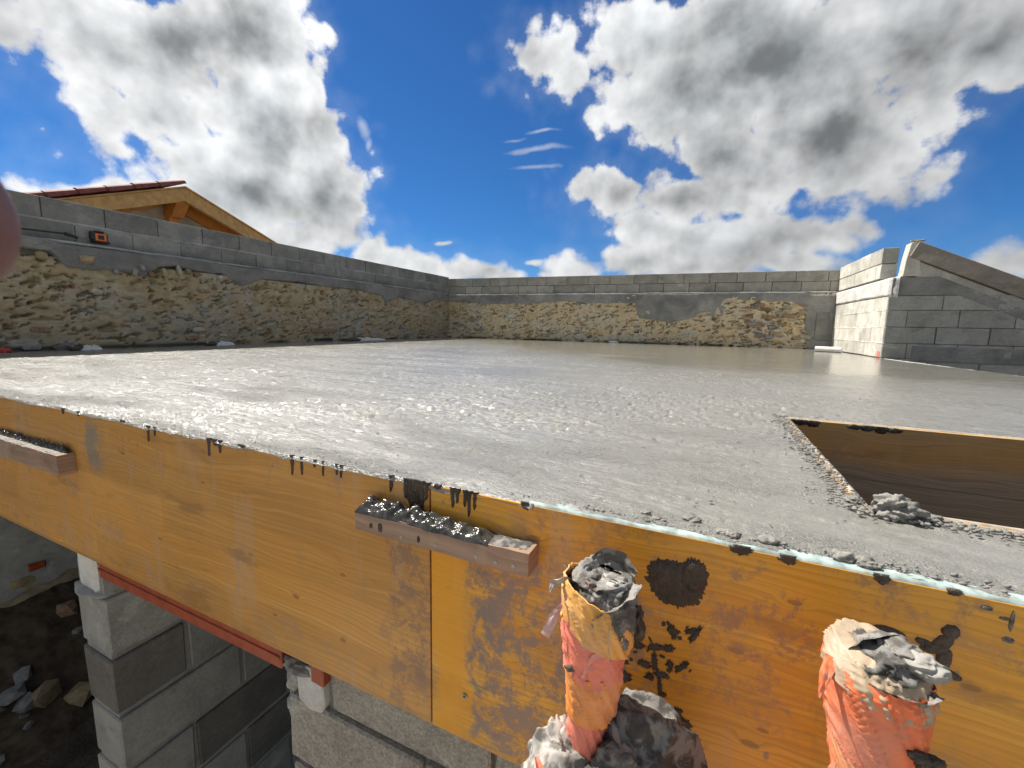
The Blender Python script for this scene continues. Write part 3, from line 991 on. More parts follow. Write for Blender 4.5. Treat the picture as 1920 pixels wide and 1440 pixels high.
for k in range(60):   # the bared stones on the right
    px = rs.uniform(1385, 1508); py = rs.uniform(572, 645)
    u, z_ = on_b(px, py)
    w_ = rs.uniform(.05, .13); p = B0 + bd * u + bn * (.09 + rs.uniform(-.01, .02)); p.z = z_
    dk = (1400 < px < 1450)
    stone(wb, p, (w_, rs.uniform(.03, .05), w_ * rs.uniform(.25, .5)), (0, rs.uniform(-.25, .25), .06), M_STONE[rs.choice([2, 2, 0, 3] if dk else [0, 0, 1, 1, 2])])
# plumbed cement strip at the right end
u0_, _ = on_b(1527, 600); u1_, _ = on_b(1551, 600)
pp = B0 + bd * u0_ + bn * .13; pq = B0 + bd * (u1_) + bn * .13
prism('cement_strip', [(pp.x, pp.y, SZ + .18), (pq.x, pq.y, SZ + .18), (pq.x, pq.y, SZ + .70), (pp.x, pp.y, SZ + .70)], tuple(-bn * .03), M_MORTD, wb, .003)

# ---- RIGHT PIER and dark wall
RX, RY = 2.165, 7.38
wr = thing('block_wall', 'block wall on the right, sunlit side and shaded gable under a sloping beam', 'wall', (3.2, 8.4, 0))
YE = 10.10
rj = [0, .22, .73, 1.24, 1.75, 2.26, 2.76]
K = .983
z1 = Zr(.745)
box('wall_core', (RX + .014, RY + .014, 0), (RX + .19, YE, z1 - .012), M_MORTD, wr, 0)
box('wall_core', (RX + .19, RY + .014, 0), (6.5, RY + .19, z1 - .25), M_MORTD, wr, 0)
courses = [(Zr(-.345), .205), (Zr(-.14), .215), (Zr(.075), .222), (Zr(.297), .19)]
offs = [(.24, .0), (.0, .13), (.24, .13), (.0, .0)]
for k, (zc, hc) in enumerate(courses):
    so_ = .50 if k % 2 else .20
    jl = [0.0] + [so_ + .505 * i for i in range(7)]
    jl = [j for j in jl if j < YE - RY] + [YE - RY]
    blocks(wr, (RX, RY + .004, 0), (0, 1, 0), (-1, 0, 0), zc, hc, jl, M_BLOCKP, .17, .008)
for zc in (Zr(-.14), Zr(.075), Zr(.297)):
    bed('mortar_bed', (RX, RY, 0), (0, 1, 0), (-1, 0, 0), YE - RY, zc - .002, .022, .004, int(zc * 50), wr, M_PLAST)
relief_wall('cement_band', (RX - .008, RY - .01, 0), (0, 1, 0), (-1, 0, 0), YE - RY, Zr(.50), Zr(.745), cem_h(304, .018), M_PLAST, wr, .02,
            bottom=lambda U: Zr(.485) + .03 * fbm(U * 4, U * 0, 61, 4) - .02 * ss(U, 1.5, .2), back=.10)
# upper two courses, set back from the corner
UY = 7.93
box('wall_core', (RX + .05, UY + .02, z1), (RX + .20, YE, Zr(1.19)), M_MORTD, wr, 0)
jn = lambda L: [0] + [x_ for x_ in L] + [YE + .02 - UY]
blocks(wr, (RX + .030, UY, 0), (0, 1, 0), (-1, 0, 0), z1 + .018, .213, jn([.19, .70, 1.2, 1.7]), M_BLOCKP, .185)
blocks(wr, (RX + .030, UY, 0), (0, 1, 0), (-1, 0, 0), z1 + .235, .222, jn([.50, 1.0, 1.5]), M_BLOCKP, .185)
# dark face courses (towards the camera)
djs = [[0, .30, .82, 1.33, 1.84, 2.35, 2.86, 3.37, 3.9], [.0, .52, 1.03, 1.54, 2.05, 2.56, 3.07, 3.6], [0, .23, .745, 1.25, 1.76, 2.27, 2.78, 3.3, 3.9], [0, .505, 1.02, 1.53, 2.04, 2.55, 3.1]]
djs = [[0, .26, .77, 1.28, 1.79, 2.3, 2.8, 3.3, 3.9], [0, .535, 1.05, 1.56, 2.07, 2.58, 3.1, 3.9], [0, .22, .74, 1.26, 1.77, 2.28, 2.79, 3.9], [0, .56, 1.08, 1.6, 2.1, 2.6, 3.9]]
for k, (zc, hc) in enumerate(courses):
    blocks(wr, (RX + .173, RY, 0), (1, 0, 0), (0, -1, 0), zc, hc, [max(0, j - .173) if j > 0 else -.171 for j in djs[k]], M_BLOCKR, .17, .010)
for kk in range(7):
    zc = Zr(-.345) - .21 * (kk + 1)
    blocks(wr, (RX, RY, 0), (1, 0, 0), (0, -1, 0), zc, .21, [0 + (.25 if kk % 2 else 0)] + [.5 * i + (.25 if kk % 2 else 0) + .5 for i in range(8)], M_BLOCKR, .17, .010)
relief_wall('cement_smear', (RX + .30, RY - .006, 0), (1, 0, 0), (0, -1, 0), 3.2, Zr(-.36), Zr(-.12), cem_h(310, .014), M_CEMB, wr, .02,
            top=lambda U: Zr(-.150) + .02 * fbm(U * 3, U * 0, 64, 4), bottom=lambda U: Zr(-.40) + 0 * U, back=.05)
# cement above the courses, following the beam
bl = lambda px, py: on_y(px, py, RY)


def gable_top(U):
    xx = RX + .165 + U
    return np.where(xx < 2.42, Zr(.735), np.minimum(Zr(.735) + (xx - 2.42) * 8, Zr(.9) - (xx - 2.42) * .47))


relief_wall('gable_cement', (RX + .003, RY - .004, 0), (1, 0, 0), (0, -1, 0), 4.0, Zr(.46), Zr(.9), cem_h(320, .02), M_CEMB, wr, .018,
            top=lambda U: np.minimum(Zr(.735) + 0 * U, Zr(.845) - (RX + U - 2.42) * .49), bottom=lambda U: np.minimum(Zr(.485) + .02 * fbm(U * 3, U * 0, 65, 3), Zr(.70) - (RX + U - 2.42) * .49), back=.16)
# plaster wedge under the beam
wed = [bl(1711, 489), bl(1709, 516), bl(1735, 516), bl(1790, 552), bl(1860, 590), bl(1990, 640), bl(1990, 602), bl(1920, 566)]
w2 = [Vector((2.335, RY, Zr(.735))), Vector((2.335, RY, Zr(1.16)))]
prism('gable_plaster', [(2.42, RY + .01, Zr(.73)), (2.42, RY + .01, Zr(.93)), (5.6, RY + .01, Zr(.93 - .49 * 3.18)), (5.6, RY + .01, Zr(.55 - .49 * 3.18))], (0, .16, 0), M_BLOCKP, wr)
# end of the gable above the shoulder, sunlit on its left side
e0 = on_y(1693, 514, RY); e1 = on_y(1704, 458, RY); e2 = on_y(1725, 452, RY)
prism('gable_end', [(e0.x, RY + .002, Zr(.738)), (e0.x + .015, RY + .002, Zr(.95)), (e0.x + .045, RY + .002, Zr(1.165)), (e0.x + .13, RY + .002, Zr(1.195)), (e0.x + .15, RY + .002, Zr(.98)), (e0.x + .19, RY + .002, Zr(.738))][::-1],
      (0, .17, 0), M_BLOCKP, wr, .004)
for q in range(6):
    stone(wr, (e0.x + .06 + .022 * q, RY + random.uniform(-.01, .08), Zr(1.19) + random.uniform(-.004, .012)), (.022, .03, .012), None, M_STONE[1], 'mortar_lump')
b0 = on_y(1725, 452, RY - .035); b1 = on_y(1707, 480, RY - .035); b2 = on_y(1920, 560, RY - .035); b3 = on_y(1920, 522, RY - .035)
ext = 1.9


def exl(a, c): return c + (c - a) * ext


prism('sloping_beam', [b1, b0, exl(b0, b3), exl(b1, b2)], (0, .20, 0), M_BEAM, wr, .006)
# red paint mark at the foot of the corner
v = on_x(1644, 664, RX - .005)
prism('paint_mark', [(RX - .0035, RY + .03, SZ + .02), (RX - .0035, RY + .15, SZ + .02), (RX - .0035, RY + .13, SZ + .10), (RX - .0035, RY + .05, SZ + .09)], (-.001, 0, 0), m_simple('red_paint', (.62, .20, .15), .8, 60, .5), wr)

# ================================================================== HOUSE behind the left wall
hs = thing('house', 'neighbouring house gable with pale timber rafters and red clay tiles showing above the left wall', 'house', (-12, 5, 0))
HXF = -9.0
ry, rz_ = 5.02, Zr(2.40)
sl = .385
BW = .20
yl, yr = .8, 9.2


def rake(name, ya, za, yb, zb__, hgt, x0, x1, m_, parent, bev=.004):
    return prism(name, [(x0, ya, za), (x0, yb, zb__), (x0, yb, zb__ - hgt), (x0, ya, za - hgt)], (x1 - x0, 0, 0), m_, parent, bev)


SR = .385
zr_at = lambda y: rz_ - (SR * (y - ry) if y > ry else sl * (ry - y))
rake('rafter', ry, rz_, yr, zr_at(yr), .235, HXF, HXF - .08, M_RAFT, hs)
rake('rafter', yl, zr_at(yl), ry - .002, rz_, .235, HXF, HXF - .08, M_RAFT, hs)
rake('rafter', ry + .2, rz_ - .13, yr, zr_at(yr) - .05, .24, HXF - .45, HXF - .53, M_RAFT2, hs)
rake('rafter', yl, zr_at(yl) - .04, ry - .2, rz_ - .11, .24, HXF - .45, HXF - .53, M_RAFT2, hs)
rake('roof_deck', ry, rz_ + .03, yr, zr_at(yr) + .03, .028, HXF + .03, HXF - 6, M_RAFT, hs)
rake('roof_deck', yl, zr_at(yl) + .03, ry - .002, rz_ + .03, .028, HXF + .03, HXF - 6, M_RAFT, hs)
prism('ridge_purlin', [(HXF - .09, ry - .10, rz_ - .24), (HXF - .09, ry + .12, rz_ - .24), (HXF - .30, ry + .10, rz_ - .50), (HXF - .30, ry - .10, rz_ - .50)][::-1], (-1.0, 0, 0), M_RAFT2, hs, .005)
box('strut', (HXF - .56, ry - .08, rz_ - 1.3), (HXF - .42, ry + .07, rz_ - .5), M_RAFT2, hs)
prism('gable_wall', [(HXF - .56, yl + .3, 0), (HXF - .56, yl + .3, zr_at(yl + .3) - .05), (HXF - .56, ry, rz_ - .03), (HXF - .56, yr - .3, zr_at(yr - .3) - .05), (HXF - .56, yr - .3, 0)], (-.3, 0, 0), M_HOUSE, hs)
box('side_wall', (HXF - 6, yl + .3, 0), (HXF - .88, yl + .55, zr_at(yl + .3) - .1), M_HOUSE, hs)
box('side_wall', (HXF - 6, yr - .55, 0), (HXF - .88, yr - .3, zr_at(yr - .3) - .1), M_HOUSE, hs)


def tile_mesh():
    L, n = .46, 8
    vs, fs = [], []
    for i, (s, r) in enumerate([(0, .100), (L, .070)]):
        for rr_ in (r, r - .014):
            for k in range(n + 1):
                a = PI * k / n
                vs.append((rr_ * math.cos(a), s, rr_ * math.sin(a)))
    m_ = n + 1
    for k in range(n):
        fs.append((k, k + 1, 2 * m_ + k + 1, 2 * m_ + k)); fs.append((m_ + k + 1, m_ + k, 3 * m_ + k, 3 * m_ + k + 1))
        fs.append((k + 1, k, m_ + k, m_ + k + 1)); fs.append((2 * m_ + k, 2 * m_ + k + 1, 3 * m_ + k + 1, 3 * m_ + k))
    for k in (0, n):
        fs.append((k, 2 * m_ + k, 3 * m_ + k, m_ + k))
    me = bpy.data.meshes.new('roof_tile'); me.from_pydata(vs, [], fs); me.materials.append(M_TILE)
    return me


tm = tile_mesh()
for side in (0, 1):
    for col_ in range(6 if side == 0 else 4):
        for k in range(11):
            s = k * .37
            y_ = ry - .02 - s - .4 if side == 0 else ry + .25 + s
            if y_ < yl or y_ > yr - .3: continue
            slp = math.atan(sl)
            if side == 0:
                link('roof_tile', tm, hs, (HXF - .01 - .19 * col_, y_, zr_at(y_) + .055 + (k % 2) * .004), (slp + .03, 0, 0))
            else:
                link('roof_tile', tm, hs, (HXF - .35 - .19 * col_, y_ + .45, zr_at(y_ + .45) + .035), (slp + .03, 0, PI))

# ================================================================== FORMWORK FRONT
YF = .75
zt, zb = SZ, Zr(-.955)
xj = -.5355


def panel(name, label, x0, x1, m_, top_m=M_CYAN):
    t_ = thing(name, label, 'formwork', ((x0 + x1) / 2, YF + .013, zb))
    # board with its top edge as a separate painted strip
    box('board', (x0, YF, zb), (x1, YF + .027, zt - (.003 if x0 > -1 else .007)), m_, t_, .0012)
    return t_


pl = panel('formwork', 'long amber wooden formwork board on the left, holding the floor edge above the red lintel', -4.6, xj - .0022, M_FORM_L)
pr = panel('formwork', 'bright orange wooden formwork board on the right with a dark splash, behind the taped pipes', xj + .0022, 2.6, M_FORM_R)
# painted top edge, bared in places
xx = np.linspace(-.30, 2.55, 260)
Pg = np.empty((260, 4, 3))
for j_, (yy, dz) in enumerate([(YF + .0005, -.0045), (YF + .002, .0005), (YF + .014, .001), (YF + .0265, .0)]):
    Pg[:, j_, 0] = xx; Pg[:, j_, 1] = yy; Pg[:, j_, 2] = zt + dz + .0012 * fbm(xx * 30, xx * 0 + j_, 5, 2)
grid_obj('painted_edge', Pg, M_CYAN, pr)


# splats and drips on the boards: thin lumps with ragged outlines
def splat(parent, cx, cz_, rx, rz__, mt=M_MUD, seed=0, lobes=9, th=.004, y=YF, ang=0., rag=.28, nm='mortar_splat', zmax=9e9):
    n, rings = (120, 5) if lobes > 18 else (44, 5)
    a = np.linspace(0, 2 * PI, n, endpoint=False)
    nz = fbm(np.cos(a) * lobes / 4 + seed * 3.1, np.sin(a) * lobes / 4 + seed * 1.7, seed, 4, .65) * 2
    r = 1 + rag * nz * 1.6
    vs = [(cx, y - th, cz_)]; fs = []
    ca, sa = math.cos(ang), math.sin(ang)
    for k in range(1, rings + 1):
        f = k / rings
        for i in range(n):
            rf = 1 + (r[i] - 1) * f ** 4; lx = rx * rf * f * math.cos(a[i]); lz = rz__ * rf * f * math.sin(a[i])
            h = th * (1 - f ** 4) * (1 + 1.2 * float(fbm(np.array(lx * 60 + seed), np.array(lz * 60), seed + 2, 2)))
            vs.append((cx + lx * ca - lz * sa, y - h + (.0015 if k == rings else 0), min(cz_ + lx * sa + lz * ca, zmax)))
    for i in range(n):
        j = (i + 1) % n
        fs.append((0, 1 + j, 1 + i))
        for k in range(rings - 1):
            fs.append((1 + k * n + i, 1 + k * n + j, 1 + (k + 1) * n + j, 1 + (k + 1) * n + i))
    return mesh_obj(nm, vs, fs, mt, parent, True)


def sp_px(parent, px, py, rx, ry_, **kw):
    v = on_y(px, py, YF); s = v.length
    dep = (Vector(R[:, 2]).dot(v - Vector((0, 0, CZ))))
    splat(parent, v.x, v.z, rx * dep / F * .98, ry_ * dep / F * 1.02, **kw)


# the big dark blotch right of the first pipe
sp_px(pr, 1266, 1095, 56, 48, seed=3, lobes=44, th=.006, rag=.17)
sp_px(pr, 1300, 1080, 28, 36, seed=8, lobes=34, th=.007, rag=.2)
sp_px(pr, 1240, 1075, 26, 30, seed=12, lobes=34, th=.007, rag=.25)
rs = random.Random(11)
for (px, py, a, b_, an) in [(1262, 1185, 9, 16, .3), (1255, 1172, 4, 9, .5), (1303, 1190, 6, 22, -.4), (1298, 1183, 14, 7, .5), (1195, 1208, 13, 10, .2), (1228, 1213, 17, 8, .4), (1254, 1215, 9, 10, -.5), (1210, 1245, 12, 8, -.2), (1227, 1240, 6, 20, .1),
                             (1240, 1265, 14, 7, .1), (1256, 1245, 7, 8, 0), (1279, 1250, 6, 18, -.6), (1219, 1268, 7, 8, 0), (1173, 1268, 12, 12, -.5), (1237, 1290, 5, 22, .1), (1270, 1336, 9, 11, 0), (1283, 1358, 12, 13, 0), (1255, 1180, 5, 5, 0),
                             (1170, 1240, 10, 6, 0), (1180, 1200, 6, 16, 0), (1195, 1170, 8, 30, .1)]:
    sp_px(pr, px, py, a * 1.0, b_ * .95, seed=rs.randrange(99), lobes=30, th=.003, ang=an, rag=.75)
    for q in range(2):
        sp_px(pr, px + rs.uniform(-18, 18), py + rs.uniform(-16, 16), rs.uniform(1.5, 5), rs.uniform(2, 7), seed=rs.randrange(99), lobes=22, th=.002, ang=rs.uniform(-.6, .6), rag=.7)
# behind and right of the second pipe
for (px, py, a, b_, an) in [(1783, 1184, 16, 15, 0), (1768, 1206, 14, 26, -.5), (1752, 1215, 24, 13, .3), (1770, 1236, 13, 28, 0), (1777, 1262, 24, 9, -.35), (1610, 1180, 28, 10, -.1), (1665, 1184, 30, 11, -.1), (1735, 1206, 18, 9, -.3)]:
    sp_px(pr, px, py, a, b_, seed=rs.randrange(99), lobes=10, th=.003, ang=an, rag=.18)
for (px, py, a, b_) in [(1897, 1165, 4, 22), (1890, 1200, 11, 7), (1850, 1140, 10, 5), (1885, 1160, 10, 4)]:
    sp_px(pr, px, py, a, b_, mt=M_BAGIN, seed=rs.randrange(99), th=.002, rag=.3)


# drips hanging from the top edge
def drips(parent, items):
    items = [q for k, q in enumerate(items) if (q[1] > 24) or (k % 3 == 0)]
    for (px, dpt, wd) in items:
        py = 741 + .2035 * px
        if wd >= 13:
            v_ = on_y(px, py, YF); k_ = Vector(R[:, 2]).dot(v_ - Vector((0, 0, CZ))) / F
            splat(parent, v_.x, zt - dpt * k_ * .25, wd * k_ * .62, dpt * k_ * .62, seed=px % 37, lobes=14, th=.003, rag=.42, nm='mortar_drip', zmax=zt + .002)
            continue
        v = on_y(px, py, YF); dep = Vector(R[:, 2]).dot(v - Vector((0, 0, CZ))); k = dep / F
        L = dpt * k; w_ = wd * k
        n = 12
        vs, fs = [], []
        for i in range(n + 1):
            f = i / n
            ww = w_ / 2 * (1 - f ** 2.6) ** .5 * (1 + 1.1 * float(fbm(np.array(f * 5.), np.array(px * 1.7), 3, 2))) + .0006
            if f < .15: ww *= 1.5
            z = zt + .002 - L * f; cx = v.x + .004 * float(fbm(np.array(f * 2.5), np.array(px * .7), 5, 2))
            th = .0035
            vs += [(cx - ww, YF + .001, z), (cx - ww * .4, YF - th, z), (cx + ww * .4, YF - th, z), (cx + ww, YF + .001, z)]
        for i in range(n):
            for j in range(3):
                fs.append((i * 4 + j, (i + 1) * 4 + j, (i + 1) * 4 + j + 1, i * 4 + j + 1))
        mesh_obj('mortar_drip', vs, fs, M_MUD, parent, True)


drips(pl, [(118, 12, 12), (127, 22, 14), (138, 18, 16), (147, 10, 10), (277, 32, 9), (285, 10, 14), (290, 18, 6), (302, 14, 6), (391, 36, 10), (404, 16, 14), (412, 26, 12), (535, 10, 26), (547, 40, 9), (560, 16, 18), (566, 36, 7), (590, 16, 8), (592, 10, 20), (606, 30, 4),
           (631, 22, 6), (640, 26, 8), (700, 10, 28), (733, 34, 9), (760, 40, 9), (772, 70, 22), (782, 60, 12), (790, 84, 13), (800, 36, 10), (452, 10, 20), (475, 8, 14), (655, 9, 16), (230, 8, 16), (60, 7, 20)])
drips(pr, [(820, 12, 14), (838, 20, 12), (849, 40, 12), (858, 30, 10), (872, 34, 8), (880, 52, 8), (890, 36, 9), (900, 10, 16), (962, 16, 6), (985, 16, 18), (930, 9, 14), (1315, 14, 10), (1390, 20, 34), (1420, 24, 30), (1450, 24, 26), (1478, 20, 26), (1530, 20, 20), (1640, 16, 16),
           (1655, 22, 20), (1680, 20, 18), (1735, 16, 18), (1790, 12, 20), (1860, 10, 26), (1120, 12, 26)])
# screw in a bared patch, low on the right board
v = on_y(872, 1304, YF)


def disc(name, c, r, d, mt, parent, n=14, axis='y', r2=None):
    vs, fs = [], []
    r2 = r2 if r2 is not None else r
    for k in range(n):
        a = 2 * PI * k / n; q = (math.cos(a), math.sin(a))
        if axis == 'y':
            vs += [(c[0] + r * q[0], c[1], c[2] + r * q[1]), (c[0] + r2 * q[0], c[1] - d, c[2] + r2 * q[1])]
        else:
            vs += [(c[0] + r * q[0], c[1] + r * q[1], c[2]), (c[0] + r2 * q[0], c[1] + r2 * q[1], c[2] + d)]
    for k in range(n):
        j = (k + 1) % n; fs.append((2 * k, 2 * j, 2 * j + 1, 2 * k + 1))
    fs.append(tuple(2 * k + 1 for k in range(n))); fs.append(tuple(2 * k for k in range(n))[::-1])
    return mesh_obj(name, vs, fs, mt, parent)


sc = disc('screw', (v.x, YF, v.z), .0062, .0035, M_SCREW, pr)
disc('screw_recess', (v.x, YF - .0034, v.z), .0028, .0006, M_BLACK, sc)
for (px, py) in [(830, 942), (855, 935), (1060, 1060)]:
    v = on_y(px, py, YF); disc('screw', (v.x, YF, v.z), .0042, .0012, M_SCREW, pr)


# ---- battens nailed over the panel joints
def batten(label, x0, x1, ztop, hgt, wet, seed):
    t_ = thing('batten', label, 'batten', ((x0 + x1) / 2, YF - .03, ztop - hgt))
    n, m_ = 60, 4
    prof = [(YF - .001, 0), (YF - .052, 0), (YF - .054, -.35), (YF - .053, -.7), (YF - .052, -1), (YF - .001, -1)]
    rr = np.random.default_rng(seed)
    Pg = np.empty((n, len(prof), 3)); xs_ = np.linspace(x0, x1, n)
    for j, (yy, zz_) in enumerate(prof):
        Pg[:, j, 0] = xs_
        wob = .0025 * fbm(xs_ * 14 + seed, xs_ * 0 + j * 3, seed, 4)
        Pg[:, j, 1] = yy + (wob if 0 < j < 5 else 0)
        Pg[:, j, 2] = ztop + zz_ * hgt + (.004 * fbm(xs_ * 22 + seed, xs_ * 0 + j * 5, seed + 2, 4) if j in (0, 1, 4) else 0)
    # wood body, with end caps
    nb = len(prof)
    vs = Pg.reshape(-1, 3).tolist(); fs = []
    for i in range(n - 1):
        for j in range(nb):
            k = (j + 1) % nb
            fs.append((i * nb + j, i * nb + k, (i + 1) * nb + k, (i + 1) * nb + j))
    fs.append(tuple(range(nb))[::-1]); fs.append(tuple((n - 1) * nb + j for j in range(nb)))
    mesh_obj('wood_strip', vs, fs, M_BATT, t_)
    return t_


def heap(name, parent, x0, x1, y0_, y1_, z0_, hf, mt, seed, nx=110, ny=22, rag=.006):
    U, V_ = np.meshgrid(np.linspace(0, 1, nx), np.linspace(0, 1, ny), indexing='ij')
    env = np.sin(PI * np.clip(V_, 0, 1)) ** .5 * np.minimum(1, np.minimum(U, 1 - U) * 18) ** .5
    xw = x0 + (x1 - x0) * U
    hh = hf(U) * env * (.62 + 1.5 * np.abs(fbm(xw * 26, V_ * 2.5, seed, 3)) * 1.4 + .5 * fbm(xw * 70, V_ * 6, seed + 4, 3))
    yw = y0_ + (y1_ - y0_) * V_ + rag * 2 * fbm(xw * 24, V_ * 3, seed + 9, 3) * (V_ < .5)
    Pg = np.stack([xw, yw, z0_ + hh - .002], -1)
    return grid_obj(name, Pg, mt, parent)


bt2 = batten('muddy batten across the joint of the two formwork boards, heaped with dark wet concrete', -.7045, -.275, Zr(-.427), .046, 1, 5)
# its right end sits lower, as in the photograph's perspective the strip is level
heap('wet_concrete', bt2, -.704, -.36, YF - .056, YF - .0005, Zr(-.427), lambda U: .034 * (1 - .55 * U) * (.75 + .35 * np.sin(U * 26) ** 2), M_FRESH, 31)
heap('wet_concrete', bt2, -.42, -.278, YF - .050, YF - .0005, Zr(-.427), lambda U: .005 + 0 * U, M_BAGIN, 35, 60, 14)
for (px, py) in [(752, 1007), (816, 1023), (892, 1044), (929, 1055), (962, 1062)]:
    v = on_y(px, py, YF - .0545); disc('screw', (v.x, YF - .0530, v.z), .0040, .0015, M_SCREW, bt2)
for (px, py, a, b_) in [(712, 990, 9, 14), (695, 986, 6, 8), (784, 1012, 5, 9)]:
    v = on_y(px, py, YF - .055); splat(bt2, v.x, v.z, a * .0008, b_ * .0009, seed=px % 13, y=YF - .0535, th=.003, mt=M_MUD)
bt1 = batten('muddy batten at the left photo edge, its top coated with pale lumps', -2.95, -2.18, Zr(-.518), .078, 1, 9)
heap('wet_concrete', bt1, -2.9, -2.19, YF - .026, YF - .0005, Zr(-.518), lambda U: .022 * (.55 + .6 * np.sin(U * 55) ** 2), M_FRESH, 41, 170, 14)
heap('wet_concrete', bt1, -2.94, -2.185, YF - .052, YF - .024, Zr(-.518), lambda U: .006 + 0 * U, M_CRUMB, 44, 170, 10)

# ---- rubble crumbs along the shutter and the opening
cr = bmesh.new()


def crumb(bm, c, s, seed):
    rr = random.Random(seed)
    r = bmesh.ops.create_icosphere(bm, subdivisions=1, radius=1, matrix=Matrix.Translation(c) @ Matrix.Diagonal((s[0], s[1], s[2], 1)))
    for v in r['verts']:
        v.co += Vector((rr.uniform(-1, 1) * s[0], rr.uniform(-1, 1) * s[1], rr.uniform(-1, 1) * s[2])) * .28


rs = random.Random(2)
for k in range(520):
    x_ = rs.uniform(-.24, 1.6) if rs.random() < .7 else rs.uniform(-2.5, -.2)
    y_ = YF + .020 + abs(rs.gauss(0, .012)); s = rs.uniform(.001, .0032) * (1 if x_ > -.2 else .6)
    crumb(cr, (x_, y_, SZ + s * .4 + .002), (s * rs.uniform(.8, 1.8), s, s * .8), k)
for k in range(620):       # rim of the opening, left side and corner
    y_ = rs.uniform(1.0, 2.03); x_ = HX0 + .008 - abs(rs.gauss(.004, .030)); s = rs.uniform(.0012, .0038)
    crumb(cr, (x_, y_, SZ + s * .4 + .004), (s * rs.uniform(.9, 2.0), s, s * .7), k + 900)
for k in range(240):
    x_ = rs.uniform(.28, .62); y_ = HY0 - .008 - abs(rs.gauss(0, .025)) - (x_ - .28) * .04; s = rs.uniform(.0015, .0045)
    crumb(cr, (x_, y_, SZ + s * .4 + .004), (s * rs.uniform(.9, 1.6), s, s * .8), k + 1900)
for k in range(420):       # loose grit strewn on the floor
    y_ = rs.uniform(.85, 3.2); x_ = rs.uniform(-1.8, .3); s = rs.uniform(.0008, .0026)
    crumb(cr, (x_, y_, SZ + s * .3 + .003), (s * rs.uniform(.9, 2.4), s, s * .6), k + 2900)
me = bpy.data.meshes.new('crumbs'); cr.to_mesh(me); cr.free(); me.materials.append(M_CRUMB); me.shade_smooth()
o = link('concrete_crumbs', me)
props(o, 'loose grey crumbs of wet concrete strewn along the edge of the floor and the opening', 'rubble', kind='stuff')


def lumpmesh(name, c, s, mt, seed, amp=.35, sub=4, parent=None, freq=2.2, rot=(0, 0, 0)):
    bm = bmesh.new(); bmesh.ops.create_icosphere(bm, subdivisions=sub, radius=1)
    co = np.array([v.co[:] for v in bm.verts])
    n = fbm(co[:, 0] * freq + seed, co[:, 1] * freq + co[:, 2] * freq * .7, seed, 4, .42) + fbm(co[:, 2] * freq + seed * 2, co[:, 0] * freq - co[:, 1] * freq * .6, seed + 3, 4, .42)
    co = co * (1 + amp * 1.7 * n)[:, None]
    co = co * np.array(s)
    for v, q in zip(bm.verts, co): v.co = Vector(q)
    me = bpy.data.meshes.new(name); bm.to_mesh(me); bm.free(); me.materials.append(mt); me.shade_smooth()
    return link(name, me, parent, c, rot)


o = lumpmesh('concrete_lump', (.352, 1.015, SZ + .016), (.040, .030, .026), M_CRUMB, 3, .38, 5, freq=3.2)
props(o, 'biggest crumbly grey lump of concrete, at the near corner of the opening', 'concrete lump')
for (px, py, s, lb) in [(1600, 941, .012, 'small flat concrete lump at the left end of the biggest lump, on the opening corner'), (1688, 962, .016, 'small grey concrete lump just right of the biggest one, on the rim'),
                        (1740, 975, .013, 'lone concrete lump on the near rim of the opening, right of the others')]:
    v = on_z(px, py); o = lumpmesh('concrete_lump', (v.x, v.y, SZ + s * .4), (s * 1.4, s, s * .7), M_CRUMB, px % 17, .35, 4)
    props(o, lb, 'concrete lump', 'concrete lumps on the rim of the opening')
lumps_edge = [(1297, 980, .013, 'dark wet lump above the black splash, the largest on the painted edge'), (1211, 965, .008, 'small lump just left of the largest one on the painted edge'), (1352, 1003, .010, 'left one of two touching lumps in the middle of the painted edge'),
              (1372, 1008, .011, 'right one of two touching lumps in the middle of the painted edge'), (1440, 1018, .011, 'single lump on the painted edge, just right of the touching pair'), (1580, 1050, .012, 'lump on the painted edge above the gap between the two taped pipes'),
              (1625, 1062, .012, 'lump on the painted edge straight above the thick orange pipe, the rightmost'), (1230, 975, .006, 'tiny lump between the two leftmost lumps of the painted edge')]
for k, (px, py, s, _) in enumerate(lumps_edge):
    v = on_z(px, py); o = lumpmesh('concrete_lump', (v.x, v.y, SZ + s * .4), (s * 1.3, s, s * .75), M_CRUMB, k + 20, .3, 4)
    props(o, _, 'concrete lump', 'concrete lumps along the painted edge')

# ---- formwork box inside the opening
ib = thing('formwork_box', 'stained wooden shuttering boards lining the rectangular opening in the wet floor', 'formwork box', (1.1, 1.5, SZ - .55))
for (z0_, z1_) in [(-.205, -.001), (-.55, -.2065)]:
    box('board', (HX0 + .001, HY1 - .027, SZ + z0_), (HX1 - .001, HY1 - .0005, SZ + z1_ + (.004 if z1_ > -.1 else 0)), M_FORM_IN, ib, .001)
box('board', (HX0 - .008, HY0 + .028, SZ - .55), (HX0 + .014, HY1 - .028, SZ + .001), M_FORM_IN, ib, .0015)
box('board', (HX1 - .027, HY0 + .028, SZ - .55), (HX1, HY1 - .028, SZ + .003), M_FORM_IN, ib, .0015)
box('board', (HX0, HY0, SZ - .55), (HX1, HY0 + .027, SZ - .001), M_FORM_IN, ib, .0015)


